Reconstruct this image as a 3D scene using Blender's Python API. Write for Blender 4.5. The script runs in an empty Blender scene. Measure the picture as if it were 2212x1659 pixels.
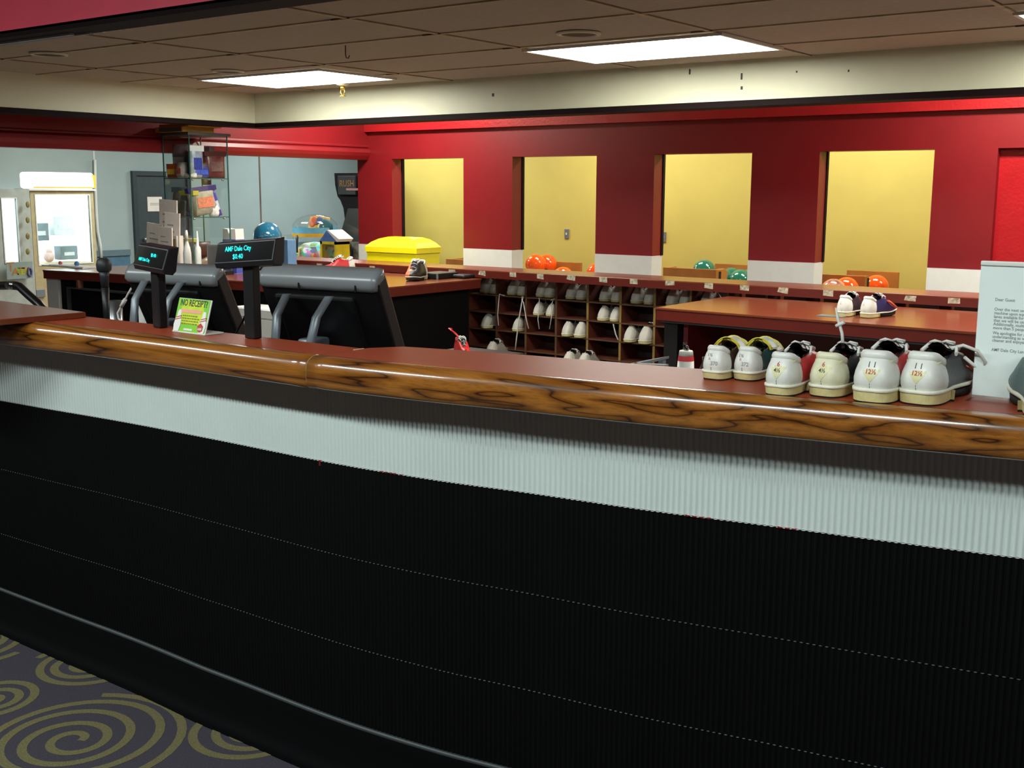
import bpy, bmesh, math, random
from mathutils import Vector, Matrix
random.seed(7)
sc = bpy.context.scene
COL = sc.collection
PI = math.pi

# ------------------------------------------------------------------ camera
IMW, IMH = 2212.0, 1659.0
FPX = 2471.34
YAW, PITCH, ROLL = 0.63936, 0.166483, 0.004524
CAMZ = 1.5
_F = Vector((-math.sin(YAW)*math.cos(PITCH), math.cos(YAW)*math.cos(PITCH), -math.sin(PITCH)))
_R0 = Vector((math.cos(YAW), math.sin(YAW), 0)); _U0 = _R0.cross(_F)
_R = _R0*math.cos(ROLL) + _U0*math.sin(ROLL)
_U = -_R0*math.sin(ROLL) + _U0*math.cos(ROLL)
cam_data = bpy.data.cameras.new('camera'); cam = bpy.data.objects.new('camera', cam_data); COL.objects.link(cam)
cam_data.sensor_fit = 'HORIZONTAL'; cam_data.sensor_width = 36.0
cam_data.lens = FPX/IMW*36.0
cam_data.clip_start = 0.02; cam_data.clip_end = 100
cam.matrix_world = Matrix(((_R.x, _U.x, -_F.x, 0), (_R.y, _U.y, -_F.y, 0), (_R.z, _U.z, -_F.z, CAMZ), (0, 0, 0, 1)))
sc.camera = cam
CP = Vector((0, 0, CAMZ))

# ------------------------------------------------------------------ colour management, world, lights
sc.view_settings.view_transform = 'Standard'
sc.view_settings.look = 'None'
sc.view_settings.exposure = 0.0
sc.view_settings.gamma = 1.0
sc.view_settings.use_curve_mapping = False
world = bpy.data.worlds.new('world'); sc.world = world; world.use_nodes = True
bg = world.node_tree.nodes['Background']; bg.inputs[0].default_value = (0.75, 0.85, 1, 1); bg.inputs[1].default_value = 0.004

def area(name, loc, sx, sy, power, col=(1, .95, .86), down=True, rot=None, spread=None):
    l = bpy.data.lights.new(name, 'AREA'); l.shape = 'RECTANGLE'; l.size = sx; l.size_y = sy
    l.energy = power; l.color = col
    if spread: l.spread = spread
    o = bpy.data.objects.new(name, l); COL.objects.link(o); o.location = loc
    if rot: o.rotation_euler = rot
    return o
# fluorescent strips on the high ceiling of the concourse in front of the counter
COOL = (0.90, 1.0, 0.985)
WARM = (1.0, 0.96, 0.86)
for _x in (-6.2, -3.6, -1.0, 1.6):
    area('concourse_strip_light', (_x, -0.12, 2.96), 1.5, 0.22, 84, COOL)
# unseen lamps added to light the passage between the red and yellow walls
for _x in (-8.75, -6.0, -3.6, -1.4):
    area('passage_added_light', (_x, 9.45, 2.72), 1.2, 0.5, 52, WARM)
# ceiling lamps of the strip of room between the dropped ceiling and the red wall
area('aisle_lamp', (-1.6, 7.2, 2.57), 0.9, 0.25, 78, WARM)
area('aisle_lamp', (-6.75, 7.15, 2.57), 0.5, 0.25, 72, WARM)
# unseen lamps added to light the arcade room
area('arcade_added_light', (-10.6, 8.2, 2.72), 1.2, 0.5, 92, COOL)
area('arcade_added_light', (-11.2, 11.6, 2.72), 1.2, 0.5, 96, COOL)

# ------------------------------------------------------------------ pixel -> world helpers (real planes at real depths)
def ray(x, y):
    return _R*((x-IMW/2)/FPX) + _U*(-(y-IMH/2)/FPX) + _F
def at_z(x, y, z):
    d = ray(x, y); return CP + d*((z-CAMZ)/d.z)
def at_y(x, y, Y):
    d = ray(x, y); return CP + d*(Y/d.y)
def at_x(x, y, X):
    d = ray(x, y); return CP + d*(X/d.x)

# ------------------------------------------------------------------ materials
def lin(c):
    c = c/255.0
    return c/12.92 if c <= 0.04045 else ((c+0.055)/1.055)**2.4
def rgb(r, g, b): return (lin(r), lin(g), lin(b), 1)
def mat(name, c, rough=0.5, metal=0.0, var=0.10, scale=14.0, bump=0.0, bscale=60.0, spec=0.5, coat=0.0, alpha=1.0, trans=0.0):
    m = bpy.data.materials.new(name); m.use_nodes = True
    nt = m.node_tree; b = nt.nodes['Principled BSDF']
    tc = nt.nodes.new('ShaderNodeTexCoord')
    nz = nt.nodes.new('ShaderNodeTexNoise'); nz.inputs['Scale'].default_value = scale; nz.inputs['Detail'].default_value = 4
    nt.links.new(tc.outputs['Object'], nz.inputs['Vector'])
    rp = nt.nodes.new('ShaderNodeValToRGB')
    c4 = rgb(*c)
    rp.color_ramp.elements[0].position = 0.3; rp.color_ramp.elements[1].position = 0.7
    rp.color_ramp.elements[0].color = (c4[0]*(1-var), c4[1]*(1-var), c4[2]*(1-var), 1)
    rp.color_ramp.elements[1].color = (min(1, c4[0]*(1+var)), min(1, c4[1]*(1+var)), min(1, c4[2]*(1+var)), 1)
    nt.links.new(nz.outputs['Fac'], rp.inputs['Fac']); nt.links.new(rp.outputs['Color'], b.inputs['Base Color'])
    b.inputs['Roughness'].default_value = rough; b.inputs['Metallic'].default_value = metal
    b.inputs['Specular IOR Level'].default_value = spec
    b.inputs['Coat Weight'].default_value = coat; b.inputs['Coat Roughness'].default_value = 0.12
    b.inputs['Alpha'].default_value = alpha
    b.inputs['Transmission Weight'].default_value = trans
    if bump:
        n2 = nt.nodes.new('ShaderNodeTexNoise'); n2.inputs['Scale'].default_value = bscale; n2.inputs['Detail'].default_value = 3
        nt.links.new(tc.outputs['Object'], n2.inputs['Vector'])
        bp = nt.nodes.new('ShaderNodeBump'); bp.inputs['Strength'].default_value = bump; bp.inputs['Distance'].default_value = 0.004
        nt.links.new(n2.outputs['Fac'], bp.inputs['Height']); nt.links.new(bp.outputs['Normal'], b.inputs['Normal'])
    return m
def emit(name, c, strength):
    m = mat(name, c, 0.4, var=0.02)
    b = m.node_tree.nodes['Principled BSDF']
    b.inputs['Emission Color'].default_value = rgb(*c); b.inputs['Emission Strength'].default_value = strength
    return m
def glass(name, tint=(252, 255, 254), rough=0.02, alpha=0.14):
    m = bpy.data.materials.new(name); m.use_nodes = True; nt = m.node_tree
    for n in list(nt.nodes): nt.nodes.remove(n)
    out = nt.nodes.new('ShaderNodeOutputMaterial'); mx = nt.nodes.new('ShaderNodeMixShader')
    tr = nt.nodes.new('ShaderNodeBsdfTransparent'); gl = nt.nodes.new('ShaderNodeBsdfGlossy')
    tr.inputs[0].default_value = rgb(*tint); gl.inputs['Roughness'].default_value = rough
    lw = nt.nodes.new('ShaderNodeLayerWeight'); lw.inputs[0].default_value = .18
    fr = nt.nodes.new('ShaderNodeMath'); fr.operation = 'MULTIPLY_ADD'; fr.inputs[1].default_value = .35; fr.inputs[2].default_value = .02
    nt.links.new(lw.outputs['Facing'], fr.inputs[0])
    nt.links.new(fr.outputs[0], mx.inputs[0]); nt.links.new(tr.outputs[0], mx.inputs[1]); nt.links.new(gl.outputs[0], mx.inputs[2])
    nt.links.new(mx.outputs[0], out.inputs[0])
    return m

M = {}
def wood_edge_mat(name, dark, mid, light):
    m = bpy.data.materials.new(name); m.use_nodes = True; nt = m.node_tree; b = nt.nodes['Principled BSDF']
    tc = nt.nodes.new('ShaderNodeTexCoord'); mp = nt.nodes.new('ShaderNodeMapping')
    mp.inputs['Scale'].default_value = (0.19, 6.0, 8.5); nt.links.new(tc.outputs['Object'], mp.inputs['Vector'])
    nz = nt.nodes.new('ShaderNodeTexNoise'); nz.inputs['Scale'].default_value = 1.6; nz.inputs['Detail'].default_value = 2.5; nz.inputs['Roughness'].default_value = 0.5
    nt.links.new(mp.outputs[0], nz.inputs['Vector'])
    mu = nt.nodes.new('ShaderNodeMath'); mu.operation = 'MULTIPLY'; mu.inputs[1].default_value = 21.0
    nt.links.new(nz.outputs['Fac'], mu.inputs[0])
    fr = nt.nodes.new('ShaderNodeMath'); fr.operation = 'PINGPONG'; fr.inputs[1].default_value = 1.0
    nt.links.new(mu.outputs[0], fr.inputs[0])
    rp = nt.nodes.new('ShaderNodeValToRGB')
    e = rp.color_ramp.elements; e[0].position = 0.0; e[0].color = rgb(*dark); e[1].position = 0.75; e[1].color = rgb(*light)
    k = e.new(0.14); k.color = rgb(*mid)
    nt.links.new(fr.outputs[0], rp.inputs['Fac'])
    # fine pores along the grain
    mp2 = nt.nodes.new('ShaderNodeMapping'); mp2.inputs['Scale'].default_value = (12, 260, 260); nt.links.new(tc.outputs['Object'], mp2.inputs['Vector'])
    n2 = nt.nodes.new('ShaderNodeTexNoise'); n2.inputs['Scale'].default_value = 1.0; nt.links.new(mp2.outputs[0], n2.inputs['Vector'])
    r2 = nt.nodes.new('ShaderNodeValToRGB'); r2.color_ramp.elements[0].color = (.62, .58, .5, 1); r2.color_ramp.elements[1].color = (1, 1, 1, 1)
    r2.color_ramp.elements[0].position = .35; r2.color_ramp.elements[1].position = .55
    nt.links.new(n2.outputs['Fac'], r2.inputs['Fac'])
    mx = nt.nodes.new('ShaderNodeMixRGB'); mx.blend_type = 'MULTIPLY'; mx.inputs[0].default_value = .6
    nt.links.new(rp.outputs[0], mx.inputs[1]); nt.links.new(r2.outputs[0], mx.inputs[2])
    nt.links.new(mx.outputs[0], b.inputs['Base Color'])
    b.inputs['Roughness'].default_value = 0.28; b.inputs['Coat Weight'].default_value = 1.0; b.inputs['Coat IOR'].default_value = 1.6; b.inputs['Coat Roughness'].default_value = 0.12
    return m
M['oak'] = wood_edge_mat('varnished_oak', (40, 20, 6), (112, 64, 18), (150, 94, 34))
M['pine'] = mat('rack_plywood', (172, 112, 46), .5, var=.16, scale=6)
M['laminate'] = mat('red_brown_laminate', (116, 56, 34), .25, var=.06, scale=30, bump=.015, bscale=300, spec=.5)
M['laminate_counter'] = mat('red_brown_counter_laminate', (146, 60, 32), .42, var=.06, scale=30, bump=.015, bscale=300, spec=.28)
M['laminate_dark'] = mat('red_brown_fascia', (94, 29, 20), .35, var=.08, scale=20)
M['red'] = mat('red_wall_paint', (120, 19, 25), .42, var=.05, scale=5, bump=.08, bscale=90, spec=.4)
M['red_fascia'] = mat('red_fascia_paint', (228, 66, 92), .5, var=.06, scale=5)
M['red_rough'] = mat('red_textured_paint', (160, 24, 30), .30, var=.06, scale=8, bump=.45, bscale=45, spec=.5)
M['white_paint'] = mat('white_wall_band', (205, 205, 200), .5, var=.03)
M['yellow'] = mat('yellow_wall_paint', (202, 188, 98), .6, var=.04, scale=3, bump=.03, bscale=60)
M['bluegrey'] = mat('blue_grey_wall_panel', (152, 166, 166), .55, var=.03, scale=4)
M['cream'] = mat('cream_soffit_paint', (214, 214, 188), .5, var=.05, scale=3, bump=.05, bscale=25)
M['tile'] = mat('ceiling_tile', (178, 168, 150), .85, var=.06, scale=40, bump=.2, bscale=220)
M['tbar'] = mat('ceiling_grid', (186, 172, 140), .6, var=.25, scale=9)
M['tbar_dark'] = mat('ceiling_gap', (96, 80, 66), .7, var=.3, scale=4)
M['black'] = mat('black_plastic', (13, 13, 15), .45, var=.1)
M['blackpanel'] = mat('black_corrugated_panel', (5, 5, 6), .6, var=.1, spec=.12)
M['darktrim'] = mat('dark_maroon_trim', (20, 5, 7), .7, var=.1, spec=.15)
M['whitepanel'] = mat('white_corrugated_panel', (198, 208, 204), .45, var=.03, scale=5)
M['rubber'] = mat('black_rubber_base', (4, 4, 5), .85, var=.1, spec=.08)
M['greyrubber'] = mat('grey_rubber_edge', (52, 56, 58), .5, var=.1)
M['carpet'] = mat('carpet_ground', (58, 55, 62), .95, var=.22, scale=220, bump=.4, bscale=400, spec=.1)
M['carpet_line'] = mat('carpet_swirl', (96, 90, 62), .95, var=.28, scale=220, bump=.4, bscale=400, spec=.1)
M['floor_bounce'] = mat('floor_behind_counter', (128, 116, 108), .8, var=.1)  # staff floor colour lifted so it bounces light up to the ceiling
M['steel'] = mat('brushed_steel', (150, 152, 155), .3, metal=.9, var=.05)
M['chrome'] = mat('chrome', (210, 212, 214), .15, metal=1, var=.02)
M['brass'] = mat('brass', (196, 160, 70), .25, metal=.9, var=.05)
M['silver'] = mat('silver_plastic', (120, 128, 134), .38, metal=.3, var=.04)
M['white'] = mat('white_plastic', (222, 222, 216), .4, var=.02)
M['offwhite'] = mat('off_white_paper', (228, 218, 208), .7, var=.05)
M['paper'] = mat('white_paper', (242, 245, 245), .65, var=.02)
M['leather_white'] = mat('white_leather', (214, 214, 206), .38, var=.06, scale=40, bump=.12, bscale=70)
M['leather_cream'] = mat('worn_cream_leather', (212, 208, 178), .42, var=.08, scale=40, bump=.12, bscale=70)
M['sole'] = mat('cream_rubber_sole', (206, 194, 138), .6, var=.12, scale=60)
M['welt'] = mat('white_welt', (222, 220, 200), .5, var=.06, scale=60)
M['sole_black'] = mat('black_heel_pad', (18, 15, 13), .7, var=.1)
M['leather_black'] = mat('black_leather', (36, 36, 40), .36, var=.1, scale=30, bump=.1, bscale=70)
M['leather_navy'] = mat('navy_leather', (44, 44, 84), .34, var=.1, scale=30, bump=.1)
M['leather_red'] = mat('red_leather', (190, 34, 36), .36, var=.1, scale=30, bump=.1)
M['leather_green'] = mat('dark_green_leather', (36, 70, 68), .36, var=.1, scale=30, bump=.1)
M['leather_brown'] = mat('dark_brown_leather', (58, 36, 32), .4, var=.1, scale=30, bump=.1)
M['lining'] = mat('dark_shoe_lining', (30, 28, 28), .9, var=.1)
M['lining_tan'] = mat('tan_shoe_lining', (84, 70, 40), .9, var=.1)
M['lace'] = mat('white_lace', (214, 212, 206), .8, var=.05)
M['yellow_trim'] = mat('yellow_piping', (204, 188, 60), .6, var=.05)
M['orange_trim'] = mat('orange_patch', (226, 98, 52), .5, var=.05)
M['ink_black'] = mat('black_ink', (40, 42, 44), .6, var=.05)
M['ink_grey'] = mat('grey_ink', (150, 152, 154), .6, var=.05)
M['ink_red'] = mat('red_ink', (178, 52, 46), .6, var=.05)
M['ball_orange'] = mat('orange_ball', (240, 84, 16), .12, var=.12, scale=9, coat=.8)
M['ball_green'] = mat('green_ball', (22, 112, 92), .12, var=.14, scale=9, coat=.8)
M['ball_blue'] = mat('blue_ball', (28, 98, 128), .14, var=.14, scale=8, coat=.8)
M['hole'] = mat('finger_hole_dark', (14, 12, 12), .8, var=.05)
M['yellow_plastic'] = mat('bright_yellow_plastic', (246, 232, 10), .4, var=.02)
M['cyan'] = emit('vacuum_fluorescent_cyan', (30, 225, 220), 2.2)
M['green'] = mat('lime_green_card', (120, 192, 24), .45, var=.10, scale=10)
M['pink'] = mat('pink_card_banner', (232, 160, 132), .5, var=.05)
M['lamp'] = emit('fluorescent_diffuser', (255, 252, 240), 20.0)
M['lamp'].node_tree.nodes['Principled BSDF'].inputs['Emission Color'].default_value = (1, 1, .90, 1)
M['lit_white'] = emit('lit_cabinet_interior', (240, 250, 255), 1.8)
M['lit_sign'] = emit('lit_header_sign', (255, 250, 225), 1.7)
M['glass'] = glass('clear_glass')
M['glass_edge'] = mat('green_glass_edge', (50, 92, 84), .2, var=.05)
M['acrylic'] = glass('clear_acrylic', (253, 255, 254))

# ------------------------------------------------------------------ mesh builder
class MB:
    def __init__(s): s.bm = bmesh.new(); s.mi = 0
    def mark(s): return len(s.bm.faces)
    def box(s, x0, y0, z0, x1, y1, z1, mi=0, bev=0.0, front=None, top=None, seg=2):
        v = [s.bm.verts.new(p) for p in ((x0,y0,z0),(x1,y0,z0),(x1,y1,z0),(x0,y1,z0),(x0,y0,z1),(x1,y0,z1),(x1,y1,z1),(x0,y1,z1))]
        fs = []
        for k, q in enumerate(((3,2,1,0),(4,5,6,7),(0,1,5,4),(1,2,6,5),(2,3,7,6),(3,0,4,7))):
            f = s.bm.faces.new([v[i] for i in q]); f.material_index = mi; fs.append(f)
            if k == 2 and front is not None: f.material_index = front
            if k == 1 and top is not None: f.material_index = top
        if bev:
            es = {e for f in fs for e in f.edges}
            bmesh.ops.bevel(s.bm, geom=list(es), offset=bev, segments=seg, affect='EDGES', profile=.5)
        return s
    def prism(s, pts, d0, d1, axis='y', mi=0, bev=0.0):
        # pts: 2D outline. axis y: (x,z) extruded in y; axis x: (y,z); axis z: (x,y)
        def P(a, b, d):
            return {'y': (a, d, b), 'x': (d, a, b), 'z': (a, b, d)}[axis]
        A = [s.bm.verts.new(P(a, b, d0)) for a, b in pts]; B = [s.bm.verts.new(P(a, b, d1)) for a, b in pts]
        n = len(pts); fs = [s.bm.faces.new(A), s.bm.faces.new(B[::-1])]
        for i in range(n): fs.append(s.bm.faces.new((A[i], B[i], B[(i+1) % n], A[(i+1) % n])))
        for f in fs: f.material_index = mi
        if bev:
            es = {e for f in fs[:2] for e in f.edges}
            bmesh.ops.bevel(s.bm, geom=list(es), offset=bev, segments=2, affect='EDGES', profile=.5)
        return s
    def lathe(s, prof, cx=0, cy=0, n=24, mi=0, cap=True):
        rings = []
        for r, z in prof:
            rings.append([s.bm.verts.new((cx+r*math.cos(2*PI*i/n), cy+r*math.sin(2*PI*i/n), z)) for i in range(n)])
        for a, b in zip(rings, rings[1:]):
            for i in range(n):
                f = s.bm.faces.new((a[i], a[(i+1) % n], b[(i+1) % n], b[i])); f.material_index = mi; f.smooth = True
        if cap:
            f = s.bm.faces.new(rings[0][::-1]); f.material_index = mi
            f = s.bm.faces.new(rings[-1]); f.material_index = mi
        return s
    def sphere(s, c, r, mi=0, seg=24, sc=(1,1,1)):
        m = Matrix.Translation(c) @ Matrix.Diagonal((r*sc[0], r*sc[1], r*sc[2], 1))
        before = set(s.bm.faces)
        bmesh.ops.create_uvsphere(s.bm, u_segments=seg, v_segments=max(8, seg//2+2), radius=1, matrix=m)
        for f in s.bm.faces:
            if f not in before: f.material_index = mi; f.smooth = True
        return s
    def tube(s, path, r, n=8, mi=0, flat=1.0, closed=False):
        P = [Vector(p) for p in path]; rings = []; N = len(P); up = None
        for i, p in enumerate(P):
            if closed: t = (P[(i+1) % N]-P[i-1])
            else: t = P[min(i+1, N-1)]-P[max(i-1, 0)]
            t.normalize()
            if up is None:
                up = Vector((0, 0, 1)) if abs(t.z) < .9 else Vector((1, 0, 0))
            a = t.cross(up)
            if a.length < 1e-5: a = t.orthogonal()
            a.normalize(); b = a.cross(t).normalized(); up = b
            rr = r[i] if isinstance(r, (list, tuple)) else r
            rings.append([s.bm.verts.new(p + a*rr*math.cos(2*PI*k/n) + b*rr*flat*math.sin(2*PI*k/n)) for k in range(n)])
        pairs = list(zip(rings, rings[1:])) + ([(rings[-1], rings[0])] if closed else [])
        for A, B in pairs:
            for k in range(n):
                f = s.bm.faces.new((A[k], A[(k+1) % n], B[(k+1) % n], B[k])); f.smooth = True; f.material_index = mi
        if not closed:
            for R_ in (rings[0][::-1], rings[-1]):
                f = s.bm.faces.new(R_); f.material_index = mi
        return s
    def quad(s, *pts, mi=0):
        f = s.bm.faces.new([s.bm.verts.new(p) for p in pts]); f.material_index = mi; return s
    def grid(s, rows, mi=0, smooth=True, closed=False):
        V = [[s.bm.verts.new(p) for p in r] for r in rows]
        for a, b in zip(V, V[1:]):
            n = len(a)
            for i in range(n if closed else n-1):
                f = s.bm.faces.new((a[i], a[(i+1) % n], b[(i+1) % n], b[i])); f.smooth = smooth; f.material_index = mi
        return V
    def xf(s, mtx):
        bmesh.ops.transform(s.bm, matrix=mtx, verts=s.bm.verts[:]); return s
    def build(s, name, mats, parent=None, smooth=None):
        if not isinstance(mats, (list, tuple)): mats = [mats]
        bmesh.ops.recalc_face_normals(s.bm, faces=s.bm.faces[:])
        if smooth is not None:
            for f in s.bm.faces: f.smooth = smooth
        me = bpy.data.meshes.new(name); s.bm.to_mesh(me); s.bm.free()
        for m in mats: me.materials.append(M[m] if isinstance(m, str) else m)
        o = bpy.data.objects.new(name, me); COL.objects.link(o)
        if parent: o.parent = parent
        return o

def tag(o, label, cat, group=None, kind=None):
    o['label'] = label; o['category'] = cat
    if group: o['group'] = group
    if kind: o['kind'] = kind
    return o
def struct(o, label, cat): return tag(o, label, cat, kind='structure')
def thing(name, label, cat, loc=(0,0,0), rotz=0.0, group=None):
    o = bpy.data.objects.new(name, None); COL.objects.link(o); o.empty_display_size = .05
    o.location = loc; o.rotation_euler = (0, 0, rotz)
    return tag(o, label, cat, group)
def kids(o): return [c for c in bpy.data.objects if c.parent == o]
def dup(root, loc, rotz, label, scale=None, group=None):
    r = root.copy(); COL.objects.link(r); r.location = loc; r.rotation_euler = (0, 0, rotz)
    if scale: r.scale = scale
    r['label'] = label
    if group: r['group'] = group
    for ch in kids(root):
        c = ch.copy(); COL.objects.link(c); c.parent = r
        for g in kids(ch):
            d = g.copy(); COL.objects.link(d); d.parent = c
    return r
def text_bm(s, size, align='CENTER', shear=0.0, font_scale_x=1.0, bold=.012):
    cu = bpy.data.curves.new('t', 'FONT'); cu.body = s; cu.size = size; cu.align_x = align; cu.align_y = 'CENTER'; cu.shear = shear
    cu.resolution_u = 2; cu.offset = size*bold
    o = bpy.data.objects.new('t', cu); COL.objects.link(o)
    dg = bpy.context.evaluated_depsgraph_get(); dg.update()
    me = bpy.data.meshes.new_from_object(o.evaluated_get(dg))
    bm = bmesh.new(); bm.from_mesh(me)
    bpy.data.objects.remove(o); bpy.data.curves.remove(cu); bpy.data.meshes.remove(me)
    bmesh.ops.scale(bm, vec=(font_scale_x, 1, 1), verts=bm.verts[:])
    return bm
def text_on(mb, s, size, mtx, mi=0, align='CENTER', sx=1.0, shear=0.0, bold=.012):
    """adds lettering (drawn in local XY) to a builder through a matrix"""
    bm = text_bm(s, size, align, shear, sx, bold)
    vm = {}
    for v in bm.verts: vm[v] = mb.bm.verts.new(mtx @ v.co)
    for f in bm.faces:
        try:
            g = mb.bm.faces.new([vm[v] for v in f.verts]); g.material_index = mi
        except ValueError: pass
    bm.free(); return mb
FACING = Matrix(((1,0,0,0),(0,0,-1,0),(0,1,0,0),(0,0,0,1)))   # local XY drawn upright, facing -Y
# ================================================================== SETTING
# ---- carpet floor with spiral swirls woven in (one mesh)
def spiral_strip(mb, cx, cy, R, turns, w, ph, sgn, mi, z=0.0006, start=0.12):
    N = int(turns*40); pa = []; pb = []
    for i in range(N+1):
        t = i/N; r = R*(start + (1-start)*t); a = ph + sgn*turns*2*PI*t
        wob = 1+.05*math.sin(a*1.3+ph)
        c, s_ = math.cos(a), math.sin(a)
        pa.append((cx+(r*wob-w/2)*c, cy+(r*wob-w/2)*s_, z)); pb.append((cx+(r*wob+w/2)*c, cy+(r*wob+w/2)*s_, z))
    mb.grid([pa, pb], mi, smooth=False)
mb = MB()
mb.box(-16, -6, -.05, 5, 2.3, 0)
sw = [(-2.734, 1.651, .30, 4.3, .4, 1), (-3.16, 1.97, .19, 3.4, 1.0, 1), (-3.16, 1.66, .135, 2.6, 2.2, -1), (-3.64, 1.84, .23, 3.4, 4.0, 1),
      (-2.37, 1.98, .19, 3.4, 2.9, -1), (-2.27, 1.62, .165, 2.8, 1.6, -1), (-2.93, 2.03, .075, 1.6, .2, 1), (-3.08, 1.40, .17, 2.8, 5.0, -1),
      (-2.45, 1.28, .22, 3.2, 1.6, 1), (-1.90, 1.78, .21, 3.2, 3.0, 1), (-3.46, 1.42, .20, 3.0, .9, -1), (-3.96, 1.52, .18, 2.8, 2.0, 1), (-4.12, 1.90, .19, 3.0, 3.3, -1),
      (-1.55, 1.5, .2, 3.0, 1.1, -1), (-1.2, 1.85, .22, 3.2, 2.4, 1), (-.75, 1.6, .2, 3.0, 3.9, -1), (-.35, 1.95, .2, 3.0, .4, 1), (-2.86, 1.12, .16, 2.6, .3, 1)]
for (cx, cy, R, tn, ph, sg) in sw:
    spiral_strip(mb, cx, cy, R, tn, .026, ph, sg, 1, start=.07)
for cx in range(-7, 3):
    for cy in range(-5, 2):
        spiral_strip(mb, cx*.50+.25*(cy % 2), cy*.42+.55, .225, 3.3, .024, cx*1.7+cy, 1 if (cx+cy) % 2 else -1, 1)
struct(mb.build('floor', ['carpet', 'carpet_line']), 'dark grey carpet with olive swirls in front of the counter', 'carpet')
mb = MB(); mb.box(-16, 2.3, -.05, 5, 16, 0)
struct(mb.build('floor_staff', ['floor_bounce']), 'pale floor behind the counter, colour lifted to bounce light', 'floor')

# ---- dropped ceiling tray over the counter with its grid
ZC = 2.24
TX0, TX1, TY0, TY1 = -7.10, 2.6, 3.06, 6.17
mb = MB(); mb.box(TX0, TY0, ZC+.004, TX1, TY1, ZC+.05, 0)
ylines = [3.72, 4.33, 4.97, 5.62]; xlines = [-6.44, -5.10, -3.665, -2.56, -1.28, 0.0, 1.25]
for i, y in enumerate(ylines):
    mb.box(TX0, y-.011, ZC-.002, TX1, y+.011, ZC+.004, 1)
    mb.box(TX0, y+.011, ZC+.002, TX1, y+.014, ZC+.004, 2)
for i, x in enumerate(xlines):
    mb.box(x-.011, TY0, ZC-.0025, x+.011, TY1, ZC+.004, 1)
    mb.box(x+.011, TY0, ZC+.002, x+.014, TY1, ZC+.004, 2)
for x in xlines:                                   # gaps where the tiles have sagged at the corners
    for y in ylines:
        if random.random() < .55: mb.box(x-.09, y-.017, ZC-.003, x+.02, y-.008, ZC+.003, 2)
struct(mb.build('ceiling', ['tile', 'tbar', 'tbar_dark']), 'low brownish tiled ceiling above the counter', 'ceiling')

# ---- cream soffits hanging around the tray (dark trim along their foot)
ZS = 2.02
mb = MB(); mb.box(TX0-.12, TY1-.01, ZS, TX1, TY1+.14, 2.62, 0)
mb.box(TX0-.12, TY1-.016, ZS-.034, TX1, TY1+.16, ZS, 1)
for px, py, sx, sz in ((1602, 165, .010, .035), (1602, 190, .012, .018), (1490, 155, .010, .03), (1065, 205, .016, .02), (1721, 155, .008, .01), (1833, 153, .007, .012)):
    p = at_y(px, py, TY1-.011); mb.box(p.x-sx/2, TY1-.0125, p.z-sz/2, p.x+sx/2, TY1-.009, p.z+sz/2, 2)
struct(mb.build('trim_1', ['cream', 'darktrim', 'ink_black']), 'cream soffit along the back of the low ceiling', 'soffit')
mb = MB(); mb.box(TX0-.14, 0.5, ZS, TX0, TY1-.01, 2.62, 0)
mb.box(TX0-.16, 0.5, ZS-.034, TX0+.006, TY1-.016, ZS, 1)
struct(mb.build('trim_2', ['cream', 'darktrim']), 'cream soffit along the left of the low ceiling', 'soffit')
# front red fascia of the tray, seen at the top left corner
mb = MB(); mb.box(TX0, 3.05, 2.225, TX1, 3.07, 3.0, 0)
mb.box(TX0, 3.05, 2.205, TX1, 3.20, 2.236, 1)
for i in range(26):
    x = -5.9+i*.1+random.uniform(-.03, .03); w_ = random.uniform(.004, .02)
    mb.box(x, 3.196, 2.203, x+w_*2, 3.203, 2.212+random.random()*.006, 2)
mb.box(-6.4, 3.13, 2.196, -4.85, 3.155, 2.205, 3); mb.box(-6.4, 3.17, 2.198, -4.75, 3.185, 2.206, 3)
struct(mb.build('trim_3', ['red_fascia', 'darktrim', 'cream', 'bluegrey']), 'red fascia above the counter front, chipped along its foot', 'fascia')
mb = MB(); mb.box(-16, -6, 3.0, 5, 3.06, 3.06, 0)
struct(mb.build('ceiling_front', ['tile']), 'ceiling over the concourse', 'ceiling')
mb = MB(); mb.box(TX0-.1, TY1, 2.60, 5, 8.0, 2.66, 0)
struct(mb.build('ceiling_back', ['cream']), 'ceiling strip next to the red wall', 'ceiling')
mb = MB(); mb.box(-16, 3.06, 2.76, TX0-.14, 16, 2.82); mb.box(TX0-.14, 8.2, 2.76, 5, 16, 2.82)
struct(mb.build('ceiling_arcade', ['cream']), 'ceiling over the arcade and passage', 'ceiling')

# ---- red back wall with doorless openings and white foot band
WY = 8.0; WT = .155; OT = 1.795; BZ = 1.0
edges = [(-7.35, -6.495), (-5.954, -5.102), (-4.566, -3.739), (-3.216, -2.411)]
mb = MB()
xs = [-7.79] + [e for o in edges for e in o] + [-2.005]
for a, b in zip(xs[0::2], xs[1::2]):
    mb.box(a, WY, BZ, b, WY+WT, OT, 0); mb.box(a, WY-.004, 0, b, WY+WT+.004, BZ, 1)
    mb.box(b-.004, WY+WT-.022, BZ, b+.007, WY+WT+.012, OT, 2)          # dark stop moulding at the far edge of each jamb
mb.box(-7.79, WY, OT, 2.6, WY+WT, 2.66, 0)
mb.box(-2.005, WY+.06, BZ, -1.10, WY+WT, OT, 3); mb.box(-2.005, WY+.06, 0, -1.10, WY+WT, BZ, 1)   # blocked opening, rough paint
mb.box(-1.10, WY, BZ, 2.6, WY+WT, OT, 0); mb.box(-1.10, WY-.004, 0, 2.6, WY+WT, BZ, 1)
mb.box(-7.65, WY-.05, 2.045, 2.6, WY, 2.66, 3)                        # projecting band under the ceiling
struct(mb.build('wall_back', ['red', 'white_paint', 'darktrim', 'red_rough']), 'red wall with tall openings and white foot band', 'wall')

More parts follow.
